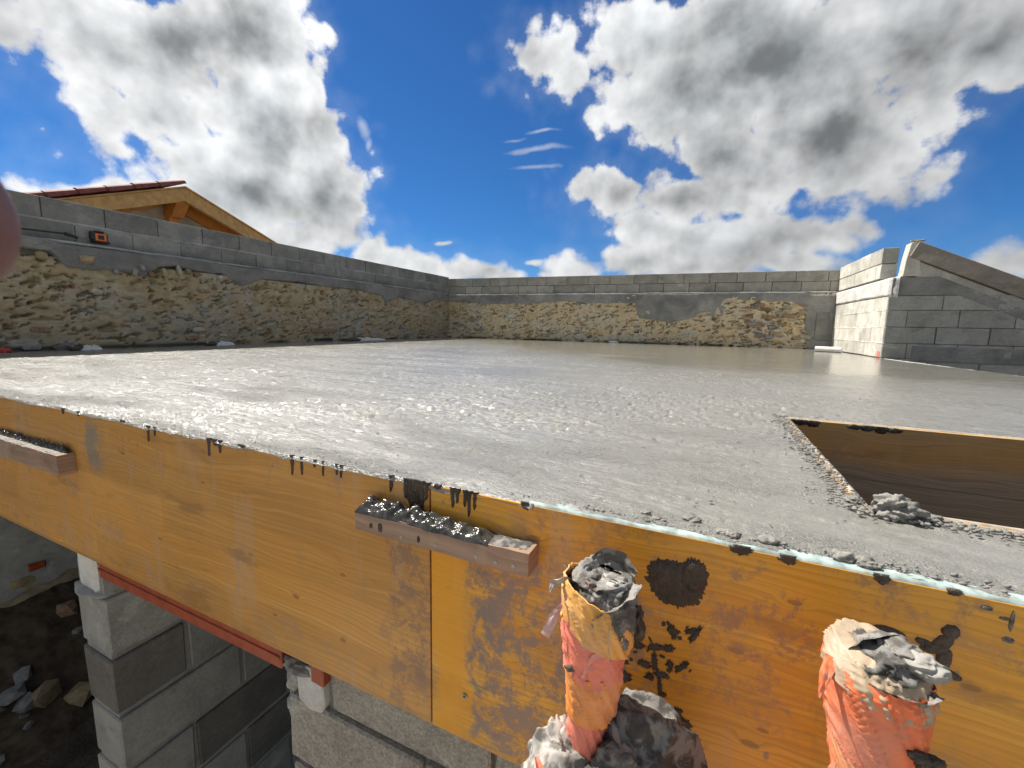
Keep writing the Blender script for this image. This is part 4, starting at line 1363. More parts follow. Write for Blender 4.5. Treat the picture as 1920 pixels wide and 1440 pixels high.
def edge_strip(name, a, b_, w_, h_, mt, parent, seed):
    n = 160; a = Vector(a); b_ = Vector(b_); d = (b_ - a).normalized(); nrm = Vector((-d.y, d.x, 0))
    Pg = np.empty((n, 4, 3)); tt = np.linspace(0, (b_ - a).length, n)
    for j, (o_, z_) in enumerate([(-w_ / 2, -.006), (-w_ / 2 + .002, h_), (w_ / 2 - .002, h_), (w_ / 2, -.006)]):
        wob = .004 * fbm(tt * 12, tt * 0 + j, seed, 4); zz_ = .004 * fbm(tt * 16, tt * 0 + j * 7, seed + 3, 4)
        Pg[:, j, 0] = a.x + d.x * tt + nrm.x * (o_ + wob); Pg[:, j, 1] = a.y + d.y * tt + nrm.y * (o_ + wob); Pg[:, j, 2] = a.z + z_ + zz_
    return grid_obj(name, Pg, mt, parent)


edge_strip('sawn_edge', (HX0 + .006, HY0 + .01, SZ), (HX0 + .004, HY1 - .005, SZ), .013, .004, M_WOODSAW, ib, 3)
edge_strip('sawn_edge', (HX0, HY1 - .010, SZ), (HX1, HY1 - .010, SZ), .014, .006, M_WOODSAW, ib, 7)
edge_strip('sawn_edge', (.40, HY0 + .010, SZ), (HX1, HY0 + .006, SZ), .010, .003, M_WOODSAW, ib, 9)
# dark crusts of concrete over the far board
for k in range(7):
    x_ = [.33, .36, .40, .53, .57, .61, .65][k]
    splat(ib, x_, SZ - .006, .022, .010 + .004 * (k % 3), mt=M_FRESH, seed=k, y=HY1 - .028, th=.004, zmax=SZ + .004)

# white edging strip on the right border of the floor
ed = edge_strip('edging_strip', (2.20, 7.33, SZ), (2.83, 2.0, SZ), .016, .001, M_PLAST, None, 13)
props(ed, 'thin white edging strip along the right border of the floor below the block wall', 'edging strip')

# ================================================================== UNDER THE FORMWORK
YP = .80
# left pier
pr1 = thing('block_pier', 'grey block wall end standing under the left part of the orange shuttering, large courses', 'wall', (-2.39, 1.6, 0))
px0, px1 = -2.512, -2.262
M_PB = [m_block('pier_block', (.25, .247, .225), (.32, .315, .285)), m_block('pier_block_dark', (.13, .12, .11), (.17, .16, .145), .9)]
M_PM = m_block('pier_mortar', (.27, .267, .245), (.34, .335, .31), .6)
box('pier_core', (px0 + .02, YP + .02, 0), (px1 - .014, 4.0, Zr(-1.07)), M_PM, pr1, 0)
zc = Zr(-1.192); k = 0
while zc > .02:
    hgt = min(.285, zc)
    js = [0, .305, .83, 1.35, 1.87, 2.4, 3.2] if k % 2 else [0, .56, 1.08, 1.6, 2.1, 2.65, 3.2]
    for i, (a, b_) in enumerate(zip(js, js[1:])):
        m_ = M_PB[1] if (k, i) in ((1, 0), (3, 1), (4, 1)) else M_PB[0]
        vars_ += 1
        me = box_mesh(px1 - px0, round(b_ - a - .022, 3), round(hgt - .024, 3), .006, m_, vars_ % 4, .004)
        link('block', me, pr1, ((px0 + px1) / 2, YP + (a + b_) / 2, zc - hgt / 2 - .004), (0, 0, random.uniform(-.008, .008)))
    zc -= hgt + .004; k += 1
box('bearing_pad', (px0 + .03, YP + .012, Zr(-1.192)), (px1 - .05, YP + .3, Zr(-.957)), M_PLAST, pr1, .012, .006)
lumpmesh('mortar_lump', ((px0 + px1) / 2, YP + .03, Zr(-1.19)), (.125, .05, .014), M_MORT, 4, .2, 4, pr1, 2)
prism('pad_cap', [(px1 - .045, YP + .08, Zr(-1.18)), (px1 + .09, YP + .08, Zr(-1.18)), (px1 + .22, YP + .08, Zr(-1.07)), (px1 - .03, YP + .08, Zr(-1.0))], (0, .15, 0), M_PLAST, pr1, .006)

# clay lintel under the panel
lt = thing('lintel', 'long red clay lintel running just under the left orange panel between pier and wall', 'lintel', (-1.7, YP, Zr(-1.07)))
box('lintel_body', (-2.225, YP - .008, Zr(-1.073)), (-1.125, YP + .14, Zr(-.957)), M_TERRA, lt, .004)
for zz_ in (-1.012, -1.040):
    box('lintel_rib', (-2.223, YP - .0125, Zr(zz_)), (-1.127, YP - .0075, Zr(zz_ + .012)), M_TERRA, lt, .002)

# right wall below the formwork
w3 = thing('block_wall', 'coarse tan block wall under the formwork joint, white plaster patch at its top left', 'wall', (1, YP + .1, 0))
xw0 = -1.118
box('wall_core', (xw0 + .03, YP + .022, 0), (3.0, YP + .19, Zr(-1.0)), M_MORTD, w3, 0)
zc = Zr(-.958); first = True; k = 0
while zc > .05:
    hgt = .185 if first else .245
    z_lo = Zr(-1.143) if first else zc - hgt
    js = ([.19, .72, 1.23, 1.74, 2.25, 2.76, 3.3, 4.1] if first else ([0, .52, 1.03, 1.54, 2.05, 2.56, 3.07, 4.1] if k % 2 else [0, .27, .78, 1.3, 1.8, 2.3, 2.8, 4.1]))
    for i, (a, b_) in enumerate(zip(js, js[1:])):
        vars_ += 1
        me = box_mesh(round(b_ - a - .012, 3), .20, round(zc - z_lo - .022, 3), .006, M_ROUGH, vars_ % 4, .004)
        link('block', me, w3, (xw0 + (a + b_) / 2, YP + .10, (zc + z_lo) / 2), (0, 0, random.uniform(-.006, .006)))
    zc = z_lo - .004; first = False; k += 1
prism('plaster_patch', [(xw0 + .045, YP - .002, Zr(-1.03)), (xw0 + .155, YP - .002, Zr(-1.03)), (xw0 + .165, YP - .002, Zr(-1.13)), (xw0 + .15, YP - .002, Zr(-1.165)), (xw0 + .10, YP - .002, Zr(-1.172)), (xw0 + .055, YP - .002, Zr(-1.15))], (0, .05, 0), M_PLAST, w3, .004)
box('brick_end', (xw0 + .115, YP - .006, Zr(-1.068)), (xw0 + .170, YP + .03, Zr(-.985)), M_TERRA, w3, .004, .002)
lumpmesh('mortar_lump', (xw0 + .02, YP + .03, Zr(-1.10)), (.024, .035, .05), M_MORT, 8, .4, 4, w3, 3)
lumpmesh('mortar_lump', (xw0 + .045, YP + .01, Zr(-1.045)), (.06, .03, .02), M_CRUMB, 9, .4, 4, w3, 3)
lumpmesh('mortar_lump', (xw0 + .01, YP + .03, Zr(-1.20)), (.018, .03, .06), M_MORT, 12, .35, 4, w3, 3)

# old plastered wall and bank of earth seen below the slab on the left
ow = thing('old_wall', 'old grey plastered wall in the dark under the floor, one red brick bared, rubble below', 'wall', (-5.3, 2, 0))
XO = -5.2
pb = [(0, 1140), (30, 1130), (60, 1108), (100, 1100), (135, 1075)]
pyz = [(on_x(*q, XO).y, on_x(*q, XO).z) for q in pb]
oy = np.array([q[0] for q in pyz]); oz = np.array([q[1] for q in pyz])
ozm = float(oz.mean())
relief_wall('plaster', (XO, -1.0, 0), (0, 1, 0), (1, 0, 0), 6.5, .5, SZ - .2, cem_h(401, .012), M_PLAST if False else M_MORT, ow, .03,
            bottom=lambda U: np.interp(U - 1.0, oy, oz) + .03 * fbm(U * 6, U * 0, 5, 4) * 2, back=.1)
relief_wall('rubble_base', (XO - .04, -1.0, 0), (0, 1, 0), (1, 0, 0), 6.5, -.05, ozm + .2, lambda U, Z_: .12 * fbm(U * 2.5, Z_ * 3, 77, 5, .6) + .02, M_RUB, ow, .03)
v = on_x(68, 1062, XO + .02)
box('bared_brick', (XO - .03, v.y - .045, v.z - .035), (XO + .022, v.y + .055, v.z + .03), M_TERRA, ow, .005, .004)

bankn = [(-5.2, -1.0), (-3.0, 3.2)]
bx, by = np.meshgrid(np.linspace(-5.25, -2.7, 110), np.linspace(-1.2, 3.6, 200), indexing='ij')
bz = np.clip(ozm * .92 - (bx + 5.2) * .62, -.05, 3) + .16 * fbm(bx * 2.2, by * 2.2, 55, 5, .58) + .05 * fbm(bx * 11, by * 11, 56, 3)
o = grid_obj('earth_bank', np.stack([bx, by, bz], -1), m_simple('dark_earth', (.085, .062, .040), .95, 14, .8, bmp=.9))
props(o, kind='structure'); bank = o
rs = random.Random(17)
for k in range(110):
    x_ = rs.uniform(-5.0, -3.0); y_ = rs.uniform(.4, 2.4)
    i = int((x_ + 5.25) / 2.55 * 109); j = int((y_ + 1.2) / 4.8 * 199); z_ = bz[i, j]
    s = rs.uniform(.03, .10)
    o = stone(bank, (x_, y_, z_ + s * .2), (s, s * rs.uniform(.6, 1.1), s * rs.uniform(.4, .8)), (rs.uniform(-.5, .5), rs.uniform(-.5, .5), rs.uniform(0, 3)), M_STONE[rs.choice([0, 2, 3, 3])], 'stone')
# the pale stone one can pick out
r_ = R @ np.array([85. - 960, 1302. - 720, F])
for t__ in np.linspace(3, 6.5, 400):
    q = r_ / np.linalg.norm(r_) * t__
    i = int((q[0] + 5.25) / 2.55 * 109); j = int((q[1] + 1.2) / 4.8 * 199)
    if 0 <= i < 110 and 0 <= j < 200 and q[2] + CZ < bz[i, j] + .05:
        o = stone(None, (q[0], q[1], bz[i, j] + .04), (.06, .085, .085), (.2, .1, .4), M_STONE[0], 'loose_stone')
        props(o, 'pale ochre square stone, largest on the dark earth bank', 'stone')
        break

# ================================================================== THINGS ALONG THE WALLS
# laser level on the ledge
def at_left(px, py, X_): return on_x(px, py, X_)


lv = at_left(190, 455, XL + .10)
_k = .78
LL = thing('laser_level', 'small orange and black rotary laser level resting on the ledge of the left wall', 'laser level', (XL + .09, lv.y, lv.z))
ly, lz, lx = lv.y, lv.z - .005, XL + .07
LB = lambda a, b_, c: (lx + a * _k, ly + b_ * _k, lz + c * _k)
box('body', LB(-.05, -.07, .02), LB(.05, .07, .13), M_ORANGE, LL, .010)
box('base', LB(-.055, -.085, 0), LB(.055, .10, .028), M_BLACK, LL, .007)
box('display', LB(.045, -.034, .045), LB(.054, .034, .105), M_BLACK, LL, .002)
box('side_grip', LB(-.04, -.10, .03), LB(.052, -.062, .15), M_BLACK, LL, .006)
box('side_grip', LB(-.04, .062, .03), LB(.048, .078, .13), M_BLACK, LL, .005)
disc('rotor_head', LB(0, 0, .128), .052 * _k, .02 * _k, M_BLACK, LL, 18, 'z', .045 * _k)
disc('rotor_cap', LB(0, 0, .150), .058 * _k, .012, m_simple('dark_red_plastic', (.16, .03, .02), .5, 20, .2), LL, 18, 'z', .05 * _k)
# black tool bar on the ledge
v0 = at_left(28, 427, XL + .09); v1 = at_left(122, 438, XL + .09); v2 = at_left(146, 446, XL + .09)
tb = thing('hand_tool', 'thin black rod with a thicker handle on the left wall ledge beside the laser level', 'tool', ((v0 + v1) / 2))


def rod(name, a, b_, r, mt, parent, n=8, r2=None):
    a = Vector(a); b_ = Vector(b_); d = (b_ - a).normalized(); u = d.orthogonal().normalized(); w_ = d.cross(u); r2 = r if r2 is None else r2
    vs = []
    for (c, rr_) in ((a, r), (b_, r2)):
        for k in range(n):
            t_ = 2 * PI * k / n; vs.append(c + u * rr_ * math.cos(t_) + w_ * rr_ * math.sin(t_))
    fs = [(k, (k + 1) % n, n + (k + 1) % n, n + k) for k in range(n)] + [tuple(range(n))[::-1], tuple(range(n, 2 * n))]
    return mesh_obj(name, vs, fs, mt, parent, False)


rod('rod', v0, v1, .009, M_BLACK, tb)
rod('handle', v1, v2, .020, M_BLACK, tb, 10, .014)

# bits of white foam at the wall foot
def foam(px, py, ly_, lz_, lb, extra=1, X_=XL + .22):
    v = on_x(px, py, X_)
    t_ = thing('foam_strip', lb, 'foam strip', (X_, v.y, SZ + .0), 'torn white foam strips at the foot of the left wall')
    n = 26; u = np.linspace(0, 1, n)
    vs, fs = [], []
    for i in range(n):
        yv = v.y + (u[i] - .5) * ly_; hh = lz_ * (.6 + .8 * abs(float(fbm(np.array(u[i] * 7), np.array(py), px, 3))) * 2) * min(1, min(u[i], 1 - u[i]) * 8 + .2)
        vs += [(X_ + .05, yv, SZ - .004), (X_ + .045, yv, SZ + hh), (X_ - .05, yv, SZ + hh * 1.2), (X_ - .055, yv, SZ - .004)]
    for i in range(n - 1):
        for j in range(3): fs.append((i * 4 + j, (i + 1) * 4 + j, (i + 1) * 4 + j + 1, i * 4 + j + 1))
    mesh_obj('foam', vs, fs, M_WHITE, t_)
    splat(t_, 0, 0, .001, .001, seed=1) if False else None
    lumpmesh('mud_smear', (X_ + .045, v.y - ly_ * .42, SZ + .02), (.03, ly_ * .22, .03), M_MUD, px, .4, 3, t_)
    return t_


foam(160, 639, .24, .045, 'shorter torn white foam strip at the foot of the left wall below the laser level')
foam(412, 636, .34, .050, 'white foam block with a dark muddy end at the foot of the left wall')
foam(688, 632, .95, .045, 'longest torn white foam strip at the foot of the left wall, near the far corner')
v = on_x(4, 636, XL + .2)
o = lumpmesh('painted_stone', (XL + .2, v.y, SZ + .02), (.04, .05, .03), m_simple('red_white_paint', (.5, .06, .04), .6, 30, .6), 7, .25, 3)
props(o, 'small red painted scrap at the foot of the left wall, at the photo edge', 'scrap')
# white pipe offcut at the right corner
v0 = on_z(1526, 655); v1 = on_z(1575, 659)
po = thing('pipe_offcut', 'short pale concrete-smeared pipe offcut lying before the sunlit block corner', 'pipe offcut', ((1.93, 9.0, SZ)))
va = Vector((1.72, 8.95, SZ + .045)); vb_ = Vector((2.06, 8.80, SZ + .045))
rod('pipe', va, vb_, .047, M_PLAST, po, 16)
rod('pipe_mouth', va - (vb_ - va).normalized() * .003, va + (vb_ - va) * .01, .036, M_BLACK, po, 14)
v = on_z(1150, 642)
u, _ = on_b(1153, 636)
p = B0 + bd * u + bn * .2
o = lumpmesh('foam_scrap', (p.x, p.y, SZ + .02), (.10, .04, .03), M_WHITE, 5, .3, 3)
props(o, 'small white foam scrap at the foot of the far wall, near its middle', 'scrap')


# ================================================================== TAPED PIPES
def tube(name, rings, mt, parent, n=96, seed=0, wr=.0022, tw=1.2, cap=False, thick=0, dense=60, fold=1.0, flat=False, smooth=True):
    """rings: list of (cx, cy, z, r, squash, tilt) from bottom to top, wrinkled like wrapped tape"""
    rings = np.array(rings, float); t = np.linspace(0, len(rings) - 1, dense)
    Rg = np.stack([np.interp(t, np.arange(len(rings)), rings[:, k]) for k in range(rings.shape[1])], 1)
    a = np.linspace(0, 2 * PI, n + 1)
    A, T = np.meshgrid(a, np.arange(dense), indexing='ij')
    cx, cy, z, r, tl, td = [Rg[:, k][None, :] for k in range(6)]
    zr = (Rg[:, 2] - Rg[0, 2])[None, :]
    ca, sa = np.cos(A), np.sin(A)
    # periodic noise over the circle
    ph = zr * 60 * tw
    rid = 1 - np.abs(fbm(ca * 1.6 + seed + zr * 10, sa * 1.6 + zr * 34 + 2.5 * ca * fold, seed, 4, .55)) * 5
    rid = np.clip(rid, 0, 1) ** 2
    crn = fbm(ca * 2.6 + zr * 45, sa * 2.6 - zr * 38 + seed, seed + 7, 4, .6)
    rr = r + wr * (rid * 1.2 - .4) + wr * 1.6 * crn
    Pp = np.stack([cx + rr * ca, cy + rr * sa, z + tl * r * ca * 1 + td * r * sa + wr * 1.2 * crn], -1)
    if thick:
        inner = Pp.copy(); inner[..., 0] = cx + (rr - thick) * ca; inner[..., 1] = cy + (rr - thick) * sa
        Pp = np.concatenate([Pp, inner[:, ::-1]], 1)
    return grid_obj(name, Pp, mt, parent, smooth=smooth)


def crumple(name, c, s, mt, seed, parent, amp=.5, freq=3.0, sub=5, sharp=True):
    """crumpled plastic: ridged folds"""
    bm = bmesh.new(); bmesh.ops.create_icosphere(bm, subdivisions=sub, radius=1)
    co = np.array([v.co[:] for v in bm.verts])
    x_, y_, z_ = co.T
    rd = lambda a_, b_, sd: 1 - np.clip(np.abs(fbm(a_, b_, sd, 1)) * 4.5, 0, 1)
    f1 = rd(x_ * freq * .9 + seed, y_ * freq * .9 + z_ * freq * .7, seed)
    f2 = rd(z_ * freq + seed, x_ * freq * .8 - y_ * freq * .7, seed + 3)
    f3 = rd(x_ * freq * 2.1 + z_ * freq + seed, z_ * freq * 1.9 + y_ * freq, seed + 5)
    f4 = rd(x_ * freq * 4.2 - z_ * freq * 2 + seed, z_ * freq * 3.6 + y_ * freq * 2, seed + 6)
    base = fbm(x_ * 1.1 + seed, y_ * 1.1 + z_ * .9, seed + 8, 2) * 1.3
    d = .9 + base * .5 + amp * (.42 * np.maximum(f1, f2) ** 1.3 + .10 * f3 ** 1.3 + .025 * f4)
    pw = 1.0
    co = co * d[:, None] * np.array(s)
    for v, q in zip(bm.verts, co): v.co = Vector(q)
    me = bpy.data.meshes.new(name); bm.to_mesh(me); bm.free(); me.materials.append(mt)
    me.shade_smooth()
    return link(name, me, parent, c)


def sheet(name, pts, width, mt, parent, seed, n=26, m_=9, crin=.004, up=(0, 0, 1)):
    """a strip of tape or plastic following pts, crinkled"""
    pts = [Vector(p) for p in pts]
    t = np.linspace(0, len(pts) - 1, n)
    P_ = np.array([[np.interp(q, range(len(pts)), [p[k] for p in pts]) for k in range(3)] for q in t])
    T_ = np.gradient(P_, axis=0); T_ /= np.linalg.norm(T_, axis=1)[:, None]
    W_ = np.cross(T_, np.array(up, float)); W_ /= np.maximum(1e-6, np.linalg.norm(W_, axis=1))[:, None]
    N_ = np.cross(W_, T_)
    wd = np.interp(t, np.linspace(0, len(pts) - 1, len(width)), width)
    Pg = np.empty((n, m_, 3))
    for j in range(m_):
        q = j / (m_ - 1) - .5
        nz = fbm(t * 2 + seed, t * 0 + j * .55, seed, 4) * 2 * crin
        Pg[:, j] = P_ + W_ * (wd * q)[:, None] + N_ * nz[:, None]
    return grid_obj(name, Pg, mt, parent)


# --- pipe one
c1 = (-.122, .600)
p1 = thing('taped_pipe', 'slimmer taped pipe stub with a yellow band, rising from muddy plastic bags', 'pipe', (c1[0], c1[1], Zr(-.72)), 'taped pipe stubs in front of the shuttering')
tube('pipe_shaft', [(-.135, .598, .02, .026, 0, 0), (-.131, .598, Zr(-.705), .026, 0, 0)], M_TRED, p1, seed=2, wr=.0012)
tube('red_tape', [(-.130, .598, Zr(-.72), .027, 0, 0), (-.130, .598, Zr(-.64), .029, 0, 0), (-.128, .598, Zr(-.585), .033, 0, 0)], M_TRED, p1, seed=3, wr=.0030)
tube('amber_tape', [(-.126, .599, Zr(-.597), .0375, .05, 0), (-.124, .599, Zr(-.56), .041, 0, 0), (-.124, .600, Zr(-.512), .0445, .1, 0)], M_TAMBER, p1, seed=9, wr=.0030)
tube('red_tape', [(-.124, .600, Zr(-.525), .0445, 0, 0), (-.124, .600, Zr(-.48), .0485, 0, 0), (-.123, .600, Zr(-.43), .0525, 0, 0)], M_TRED, p1, seed=14, wr=.0030)
tube('yellow_tape', [(-.123, .600, Zr(-.458), .0535, -.40, -.1), (-.123, .600, Zr(-.425), .0550, -.42, -.1), (-.1235, .600, Zr(-.392), .0485, -.45, -.1)], M_TYELLOW, p1, seed=21, wr=.0034, thick=.002)
tube('plastic_sleeve', [(-.119, .602, Zr(-.46), .0505, 0, 0), (-.117, .604, Zr(-.42), .0525, 0, 0), (-.115, .606, Zr(-.388), .0495, -.12, .2), (-.114, .607, Zr(-.372), .040, -.15, .2), (-.114, .607, Zr(-.374), .026, -.1, .1)], M_BAGG, p1, seed=25, wr=.0042, thick=.0015, fold=2)
crumple('cement_plug', (-.118, .602, Zr(-.384)), (.036, .036, .016), M_BAGG, 5, p1, .8, 2.4)
crumple('cement_plug', (-.128, .598, Zr(-.376)), (.014, .014, .010), M_BAGIN, 6, p1, .8, 2.4, 4)
crumple('cement_plug', (-.100, .598, Zr(-.374)), (.018, .016, .009), M_BAG, 9, p1, .8, 2.0, 4)
sheet('torn_flap', [(-.150, .59, Zr(-.388)), (-.165, .575, Zr(-.376)), (-.182, .565, Zr(-.378)), (-.186, .56, Zr(-.394))], [.022, .02, .010, .003], M_BAG, p1, 3, crin=.003, up=(.3, .8, .3))
sheet('torn_flap', [(-.172, .575, Zr(-.418)), (-.182, .568, Zr(-.44)), (-.192, .562, Zr(-.468))], [.006, .015, .014], m_simple('pale_pink_tape', (.62, .38, .34), .5, 60, .4), p1, 6, crin=.003, up=(0, 1, 0))
sheet('torn_flap', [(-.138, .575, Zr(-.372)), (-.125, .572, Zr(-.384)), (-.112, .575, Zr(-.392))], [.010, .018, .014], M_TRED, p1, 8, crin=.003, up=(0, 1, .6))
sheet('plastic_fold', [(-.115, .556, Zr(-.412)), (-.098, .560, Zr(-.396)), (-.080, .578, Zr(-.381)), (-.066, .605, Zr(-.372))], [.030, .036, .036, .018], M_BAGG, p1, 12, crin=.005, up=(0, .5, .9))
sheet('plastic_fold', [(-.138, .628, Zr(-.366)), (-.118, .636, Zr(-.354)), (-.094, .636, Zr(-.358)), (-.072, .622, Zr(-.368))], [.014, .026, .026, .012], M_BAGG, p1, 15, crin=.005, up=(0, 1, .1))
sheet('plastic_fold', [(-.150, .60, Zr(-.392)), (-.140, .605, Zr(-.368)), (-.128, .62, Zr(-.362))], [.012, .016, .010], M_BAG, p1, 17, crin=.004, up=(0, 1, .1))
sheet('plastic_fold', [(-.108, .60, Zr(-.385)), (-.095, .60, Zr(-.372)), (-.082, .60, Zr(-.380))], [.03, .022, .02], M_BAG, p1, 18, crin=.006, up=(0, .5, .9))
for (px, py, a, b_, th) in [(1190, 1180, .010, .020, .01), (1188, 1160, .008, .016, .008)]:
    v = on_y(px, py, .60); lumpmesh('mud_clot', (v.x + .004, .605, v.z), (a, .012, b_), M_MUD, px % 11, .4, 4, p1)
for k, (pa_, pb_) in enumerate([((-.094, .549, Zr(-.41)), (-.094, .547, Zr(-.44))), ((-.094, .547, Zr(-.44)), (-.089, .547, Zr(-.462)))]):
    rod('thread', pa_, pb_, .0006, M_BAG, p1, 5)
for k, (dx, dz_, r_) in enumerate([(-.150, -.503, .005)]):
    crumple('mud_clot', (dx, .557 - .003 * k, Zr(dz_)), (r_ * 1.5, .003, r_), M_BAGG if k % 2 else M_BAGIN, k + 4, p1, .7, 3, 3)
# fold crease in the red tape
sheet('tape_fold', [(-.128, .5525, Zr(-.507)), (-.122, .5500, Zr(-.480)), (-.112, .5480, Zr(-.462)), (-.098, .5510, Zr(-.458))], [.004, .006, .006, .003], m_simple('tape_pink', (.78, .32, .25), .45, 40, .2), p1, 30, crin=.001, up=(0, -1, .2))

# bags below pipe one
bgs = thing('plastic_bag', 'white and grey muddy plastic bags bunched round the foot of the slimmer taped pipe', 'plastic bag', (-.09, .58, Zr(-.86)))
crumple('muddy_bag', (-.050, .620, Zr(-.715)), (.105, .075, .115), M_BAGIN, 61, bgs, .40, 1.5, 6)
crumple('muddy_bag', (-.075, .575, Zr(-.668)), (.045, .035, .040), M_BAGG, 62, bgs, .5, 3.0, 5)
crumple('white_bag', (-.165, .575, Zr(-.715)), (.060, .050, .085), M_BAG, 64, bgs, .42, 1.3, 6)
crumple('white_bag', (-.110, .550, Zr(-.730)), (.060, .040, .060), M_BAG, 67, bgs, .42, 1.3, 6)
crumple('muddy_bag', (-.03, .565, Zr(-.735)), (.065, .045, .05), M_BAGG, 68, bgs, .5, 2.8, 5)
sheet('plastic_fold', [(-.105, .612, Zr(-.600)), (-.090, .600, Zr(-.598)), (-.072, .585, Zr(-.625)), (-.055, .565, Zr(-.660)), (-.04, .545, Zr(-.72))], [.018, .030, .030, .026, .02], M_BAGG, bgs, 70, crin=.008, up=(0, .4, .9))
sheet('plastic_fold', [(-.172, .60, Zr(-.630)), (-.155, .575, Zr(-.64)), (-.135, .55, Zr(-.675)), (-.115, .53, Zr(-.72))], [.02, .04, .045, .04], M_BAG, bgs, 74, crin=.009, up=(0, .5, .9))
sheet('red_strip', [(-.190, .535, Zr(-.650)), (-.165, .515, Zr(-.675)), (-.13, .505, Zr(-.69)), (-.10, .50, Zr(-.71))], [.006, .022, .030, .026], M_TORANGE, bgs, 77, crin=.005, up=(0, -.4, 1))

# --- pipe two
p2 = thing('taped_pipe', 'thick pipe stub wrapped in bright orange tape, crumpled plastic on top, lower right', 'pipe', (.222, .600, Zr(-.72)), 'taped pipe stubs in front of the shuttering')
tube('pipe_shaft', [(.235, .598, .02, .038, 0, 0), (.232, .598, Zr(-.73), .038, 0, 0)], M_TRED, p2, seed=2, wr=.0012)
tube('orange_tape', [(.232, .598, Zr(-.74), .0400, 0, 0), (.230, .598, Zr(-.60), .0425, 0, 0), (.224, .598, Zr(-.52), .0455, 0, 0), (.216, .600, Zr(-.45), .0500, 0, 0), (.213, .600, Zr(-.405), .0525, -.05, 0), (.213, .602, Zr(-.392), .0500, -.05, 0)], M_TORANGE, p2, n=120, seed=33, wr=.0032, dense=120, fold=2.2)
tube('amber_tape', [(.228, .598, Zr(-.565), .0440, -.5, .3), (.223, .598, Zr(-.525), .0470, -.5, .3), (.221, .598, Zr(-.500), .0482, -.5, .3)], M_TAMBER, p2, n=110, seed=39, wr=.0022, fold=2.5)
tube('yellow_tape', [(.213, .600, Zr(-.412), .0530, -.18, .1), (.213, .601, Zr(-.395), .0525, -.2, .1), (.212, .603, Zr(-.376), .0430, -.2, .15), (.214, .603, Zr(-.372), .030, -.15, .1), (.215, .603, Zr(-.376), .018, -.1, .05)], m_tape('tape_cream', (.47, .36, .24), .8), p2, seed=45, wr=.0034, thick=.0015, fold=2)
crumple('cement_plug', (.216, .604, Zr(-.382)), (.034, .034, .016), M_BAGIN, 48, p2, .7, 2.4)
crumple('plastic_wad', (.247, .585, Zr(-.370)), (.019, .018, .012), m_bag('clean_bag', (.34, .32, .285), (.25, .235, .21), .2), 52, p2, .5, 1.8, 5)
crumple('plastic_wad', (.232, .60, Zr(-.368)), (.022, .02, .010), M_BAGG, 57, p2, .6, 2.2, 5)
sheet('plastic_fold', [(.180, .59, Zr(-.378)), (.196, .60, Zr(-.364)), (.215, .615, Zr(-.360)), (.24, .62, Zr(-.362))], [.02, .024, .024, .012], M_BAGG, p2, 61, crin=.005, up=(0, .6, .8))
sheet('plastic_fold', [(.188, .57, Zr(-.392)), (.21, .56, Zr(-.394)), (.238, .560, Zr(-.398)), (.258, .575, Zr(-.392))], [.018, .026, .028, .016], M_BAGG, p2, 64, crin=.005, up=(0, .5, .9))
sheet('torn_flap', [(.164, .580, Zr(-.385)), (.157, .572, Zr(-.405)), (.153, .566, Zr(-.432))], [.014, .012, .003], M_TORANGE, p2, 66, crin=.003, up=(.5, 1, 0))
v = on_y(1715, 1315, .57)
crumple('mud_clot', (.252, .557, Zr(-.462)), (.012, .006, .010), M_MUD, 71, p2, .8, 3, 4)
crumple('mud_clot', (.243, .553, Zr(-.455)), (.012, .004, .005), M_MUD, 73, p2, .8, 3, 4)
crumple('mud_clot', (.256, .561, Zr(-.480)), (.005, .004, .012), M_MUD, 75, p2, .8, 3, 4)
rod('thread', (.174, .556, Zr(-.500)), (.170, .553, Zr(-.535)), .0006, M_BAG, p2, 5)
# fluffy grey lump at its foot
o = crumple('concrete_clod', (.150, .545, Zr(-.600)), (.060, .040, .036), M_CRUMB, 83, None, .35, 2.6, 6)
props(o, 'rough grey concrete clod at the foot of the thick orange pipe', 'concrete lump')
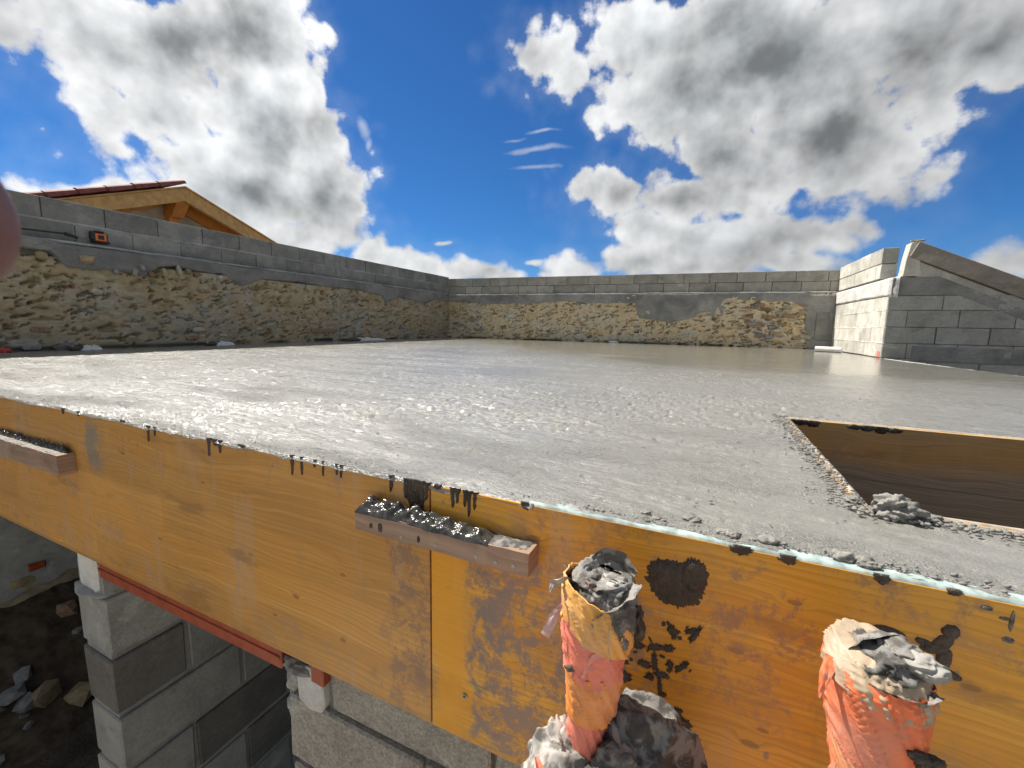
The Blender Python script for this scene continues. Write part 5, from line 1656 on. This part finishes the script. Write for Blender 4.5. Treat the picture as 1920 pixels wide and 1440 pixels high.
# ================================================================== the photographer's hand at the left edge
def hand():
    rt, up_, fw = Vector(u0), Vector(u1), Vector(-u2)
    base = Vector((0, 0, CZ))

    def W(a, b_, c): return base + rt * a + up_ * b_ + fw * c
    t_ = None
    bm = bmesh.new()
    dz = .062
    tip = np.array([(-127 - 960) / F * dz, -(378 - 720) / F * dz, dz])
    chain = [(tip, .0150), (tip + [-.012, .000, .002], .0165), (tip + [-.026, .001, .004], .0160), (tip + [-.046, .000, .004], .0155), (tip + [-.068, -.010, -.004], .0115), (tip + [-.088, -.022, -.016], .020), (tip + [-.098, -.060, -.035], .026), (tip + [-.095, -.100, -.055], .023)]
    verts = []; rad = []; edges = []
    for i, (p, r) in enumerate(chain):
        verts.append(W(*p)); rad.append(r)
        if i: edges.append((i - 1, i))
    # the other fingers, curled round the phone's edge outside the picture, and the thumb
    for (o_, rr_, L) in [((-.006, -.026, -.006), .0088, 1.0), ((-.008, -.046, -.014), .0084, .92), ((-.006, -.064, -.022), .0074, .75)]:
        b_ = len(verts); root = tip + [-.092, -.030, -.020]
        q = [root + np.array(o_), root + np.array(o_) + [.030 * L, 0, .008], root + np.array(o_) + [.050 * L, 0, -.002], root + np.array(o_) + [.050 * L, 0, -.022 * L]]
        for i, p in enumerate(q):
            verts.append(W(*p)); rad.append(rr_ * (1.2, 1, .95, .8)[i]); edges.append((5, b_) if i == 0 else (b_ + i - 1, b_ + i))
    b_ = len(verts)
    for i, p in enumerate([tip + [-.080, -.060, -.060], tip + [-.060, -.050, -.080], tip + [-.035, -.045, -.085]]):
        verts.append(W(*p)); rad.append((.014, .011, .009)[i]); edges.append((6, b_) if i == 0 else (b_ + i - 1, b_ + i))
    c0 = verts[6].copy()
    me = bpy.data.meshes.new('hand'); me.from_pydata([tuple(v - c0) for v in verts], edges, [])
    o = bpy.data.objects.new('person', me); COL.objects.link(o); o.location = c0
    md = o.modifiers.new('skin', 'SKIN')
    for i, r in enumerate(rad): me.skin_vertices[0].data[i].radius = (r, r)
    me.skin_vertices[0].data[6].use_root = True
    md.use_smooth_shade = True
    sb = o.modifiers.new('sub', 'SUBSURF'); sb.levels = 2; sb.render_levels = 3
    me.materials.append(m_skin())
    props(o, 'out-of-focus fingertip of the hand holding the camera, at the left photo edge', 'person')


hand()
print('objects', len(S.objects), 'tris', sum(len(o.data.polygons) * 2 for o in S.objects if o.type == 'MESH'))
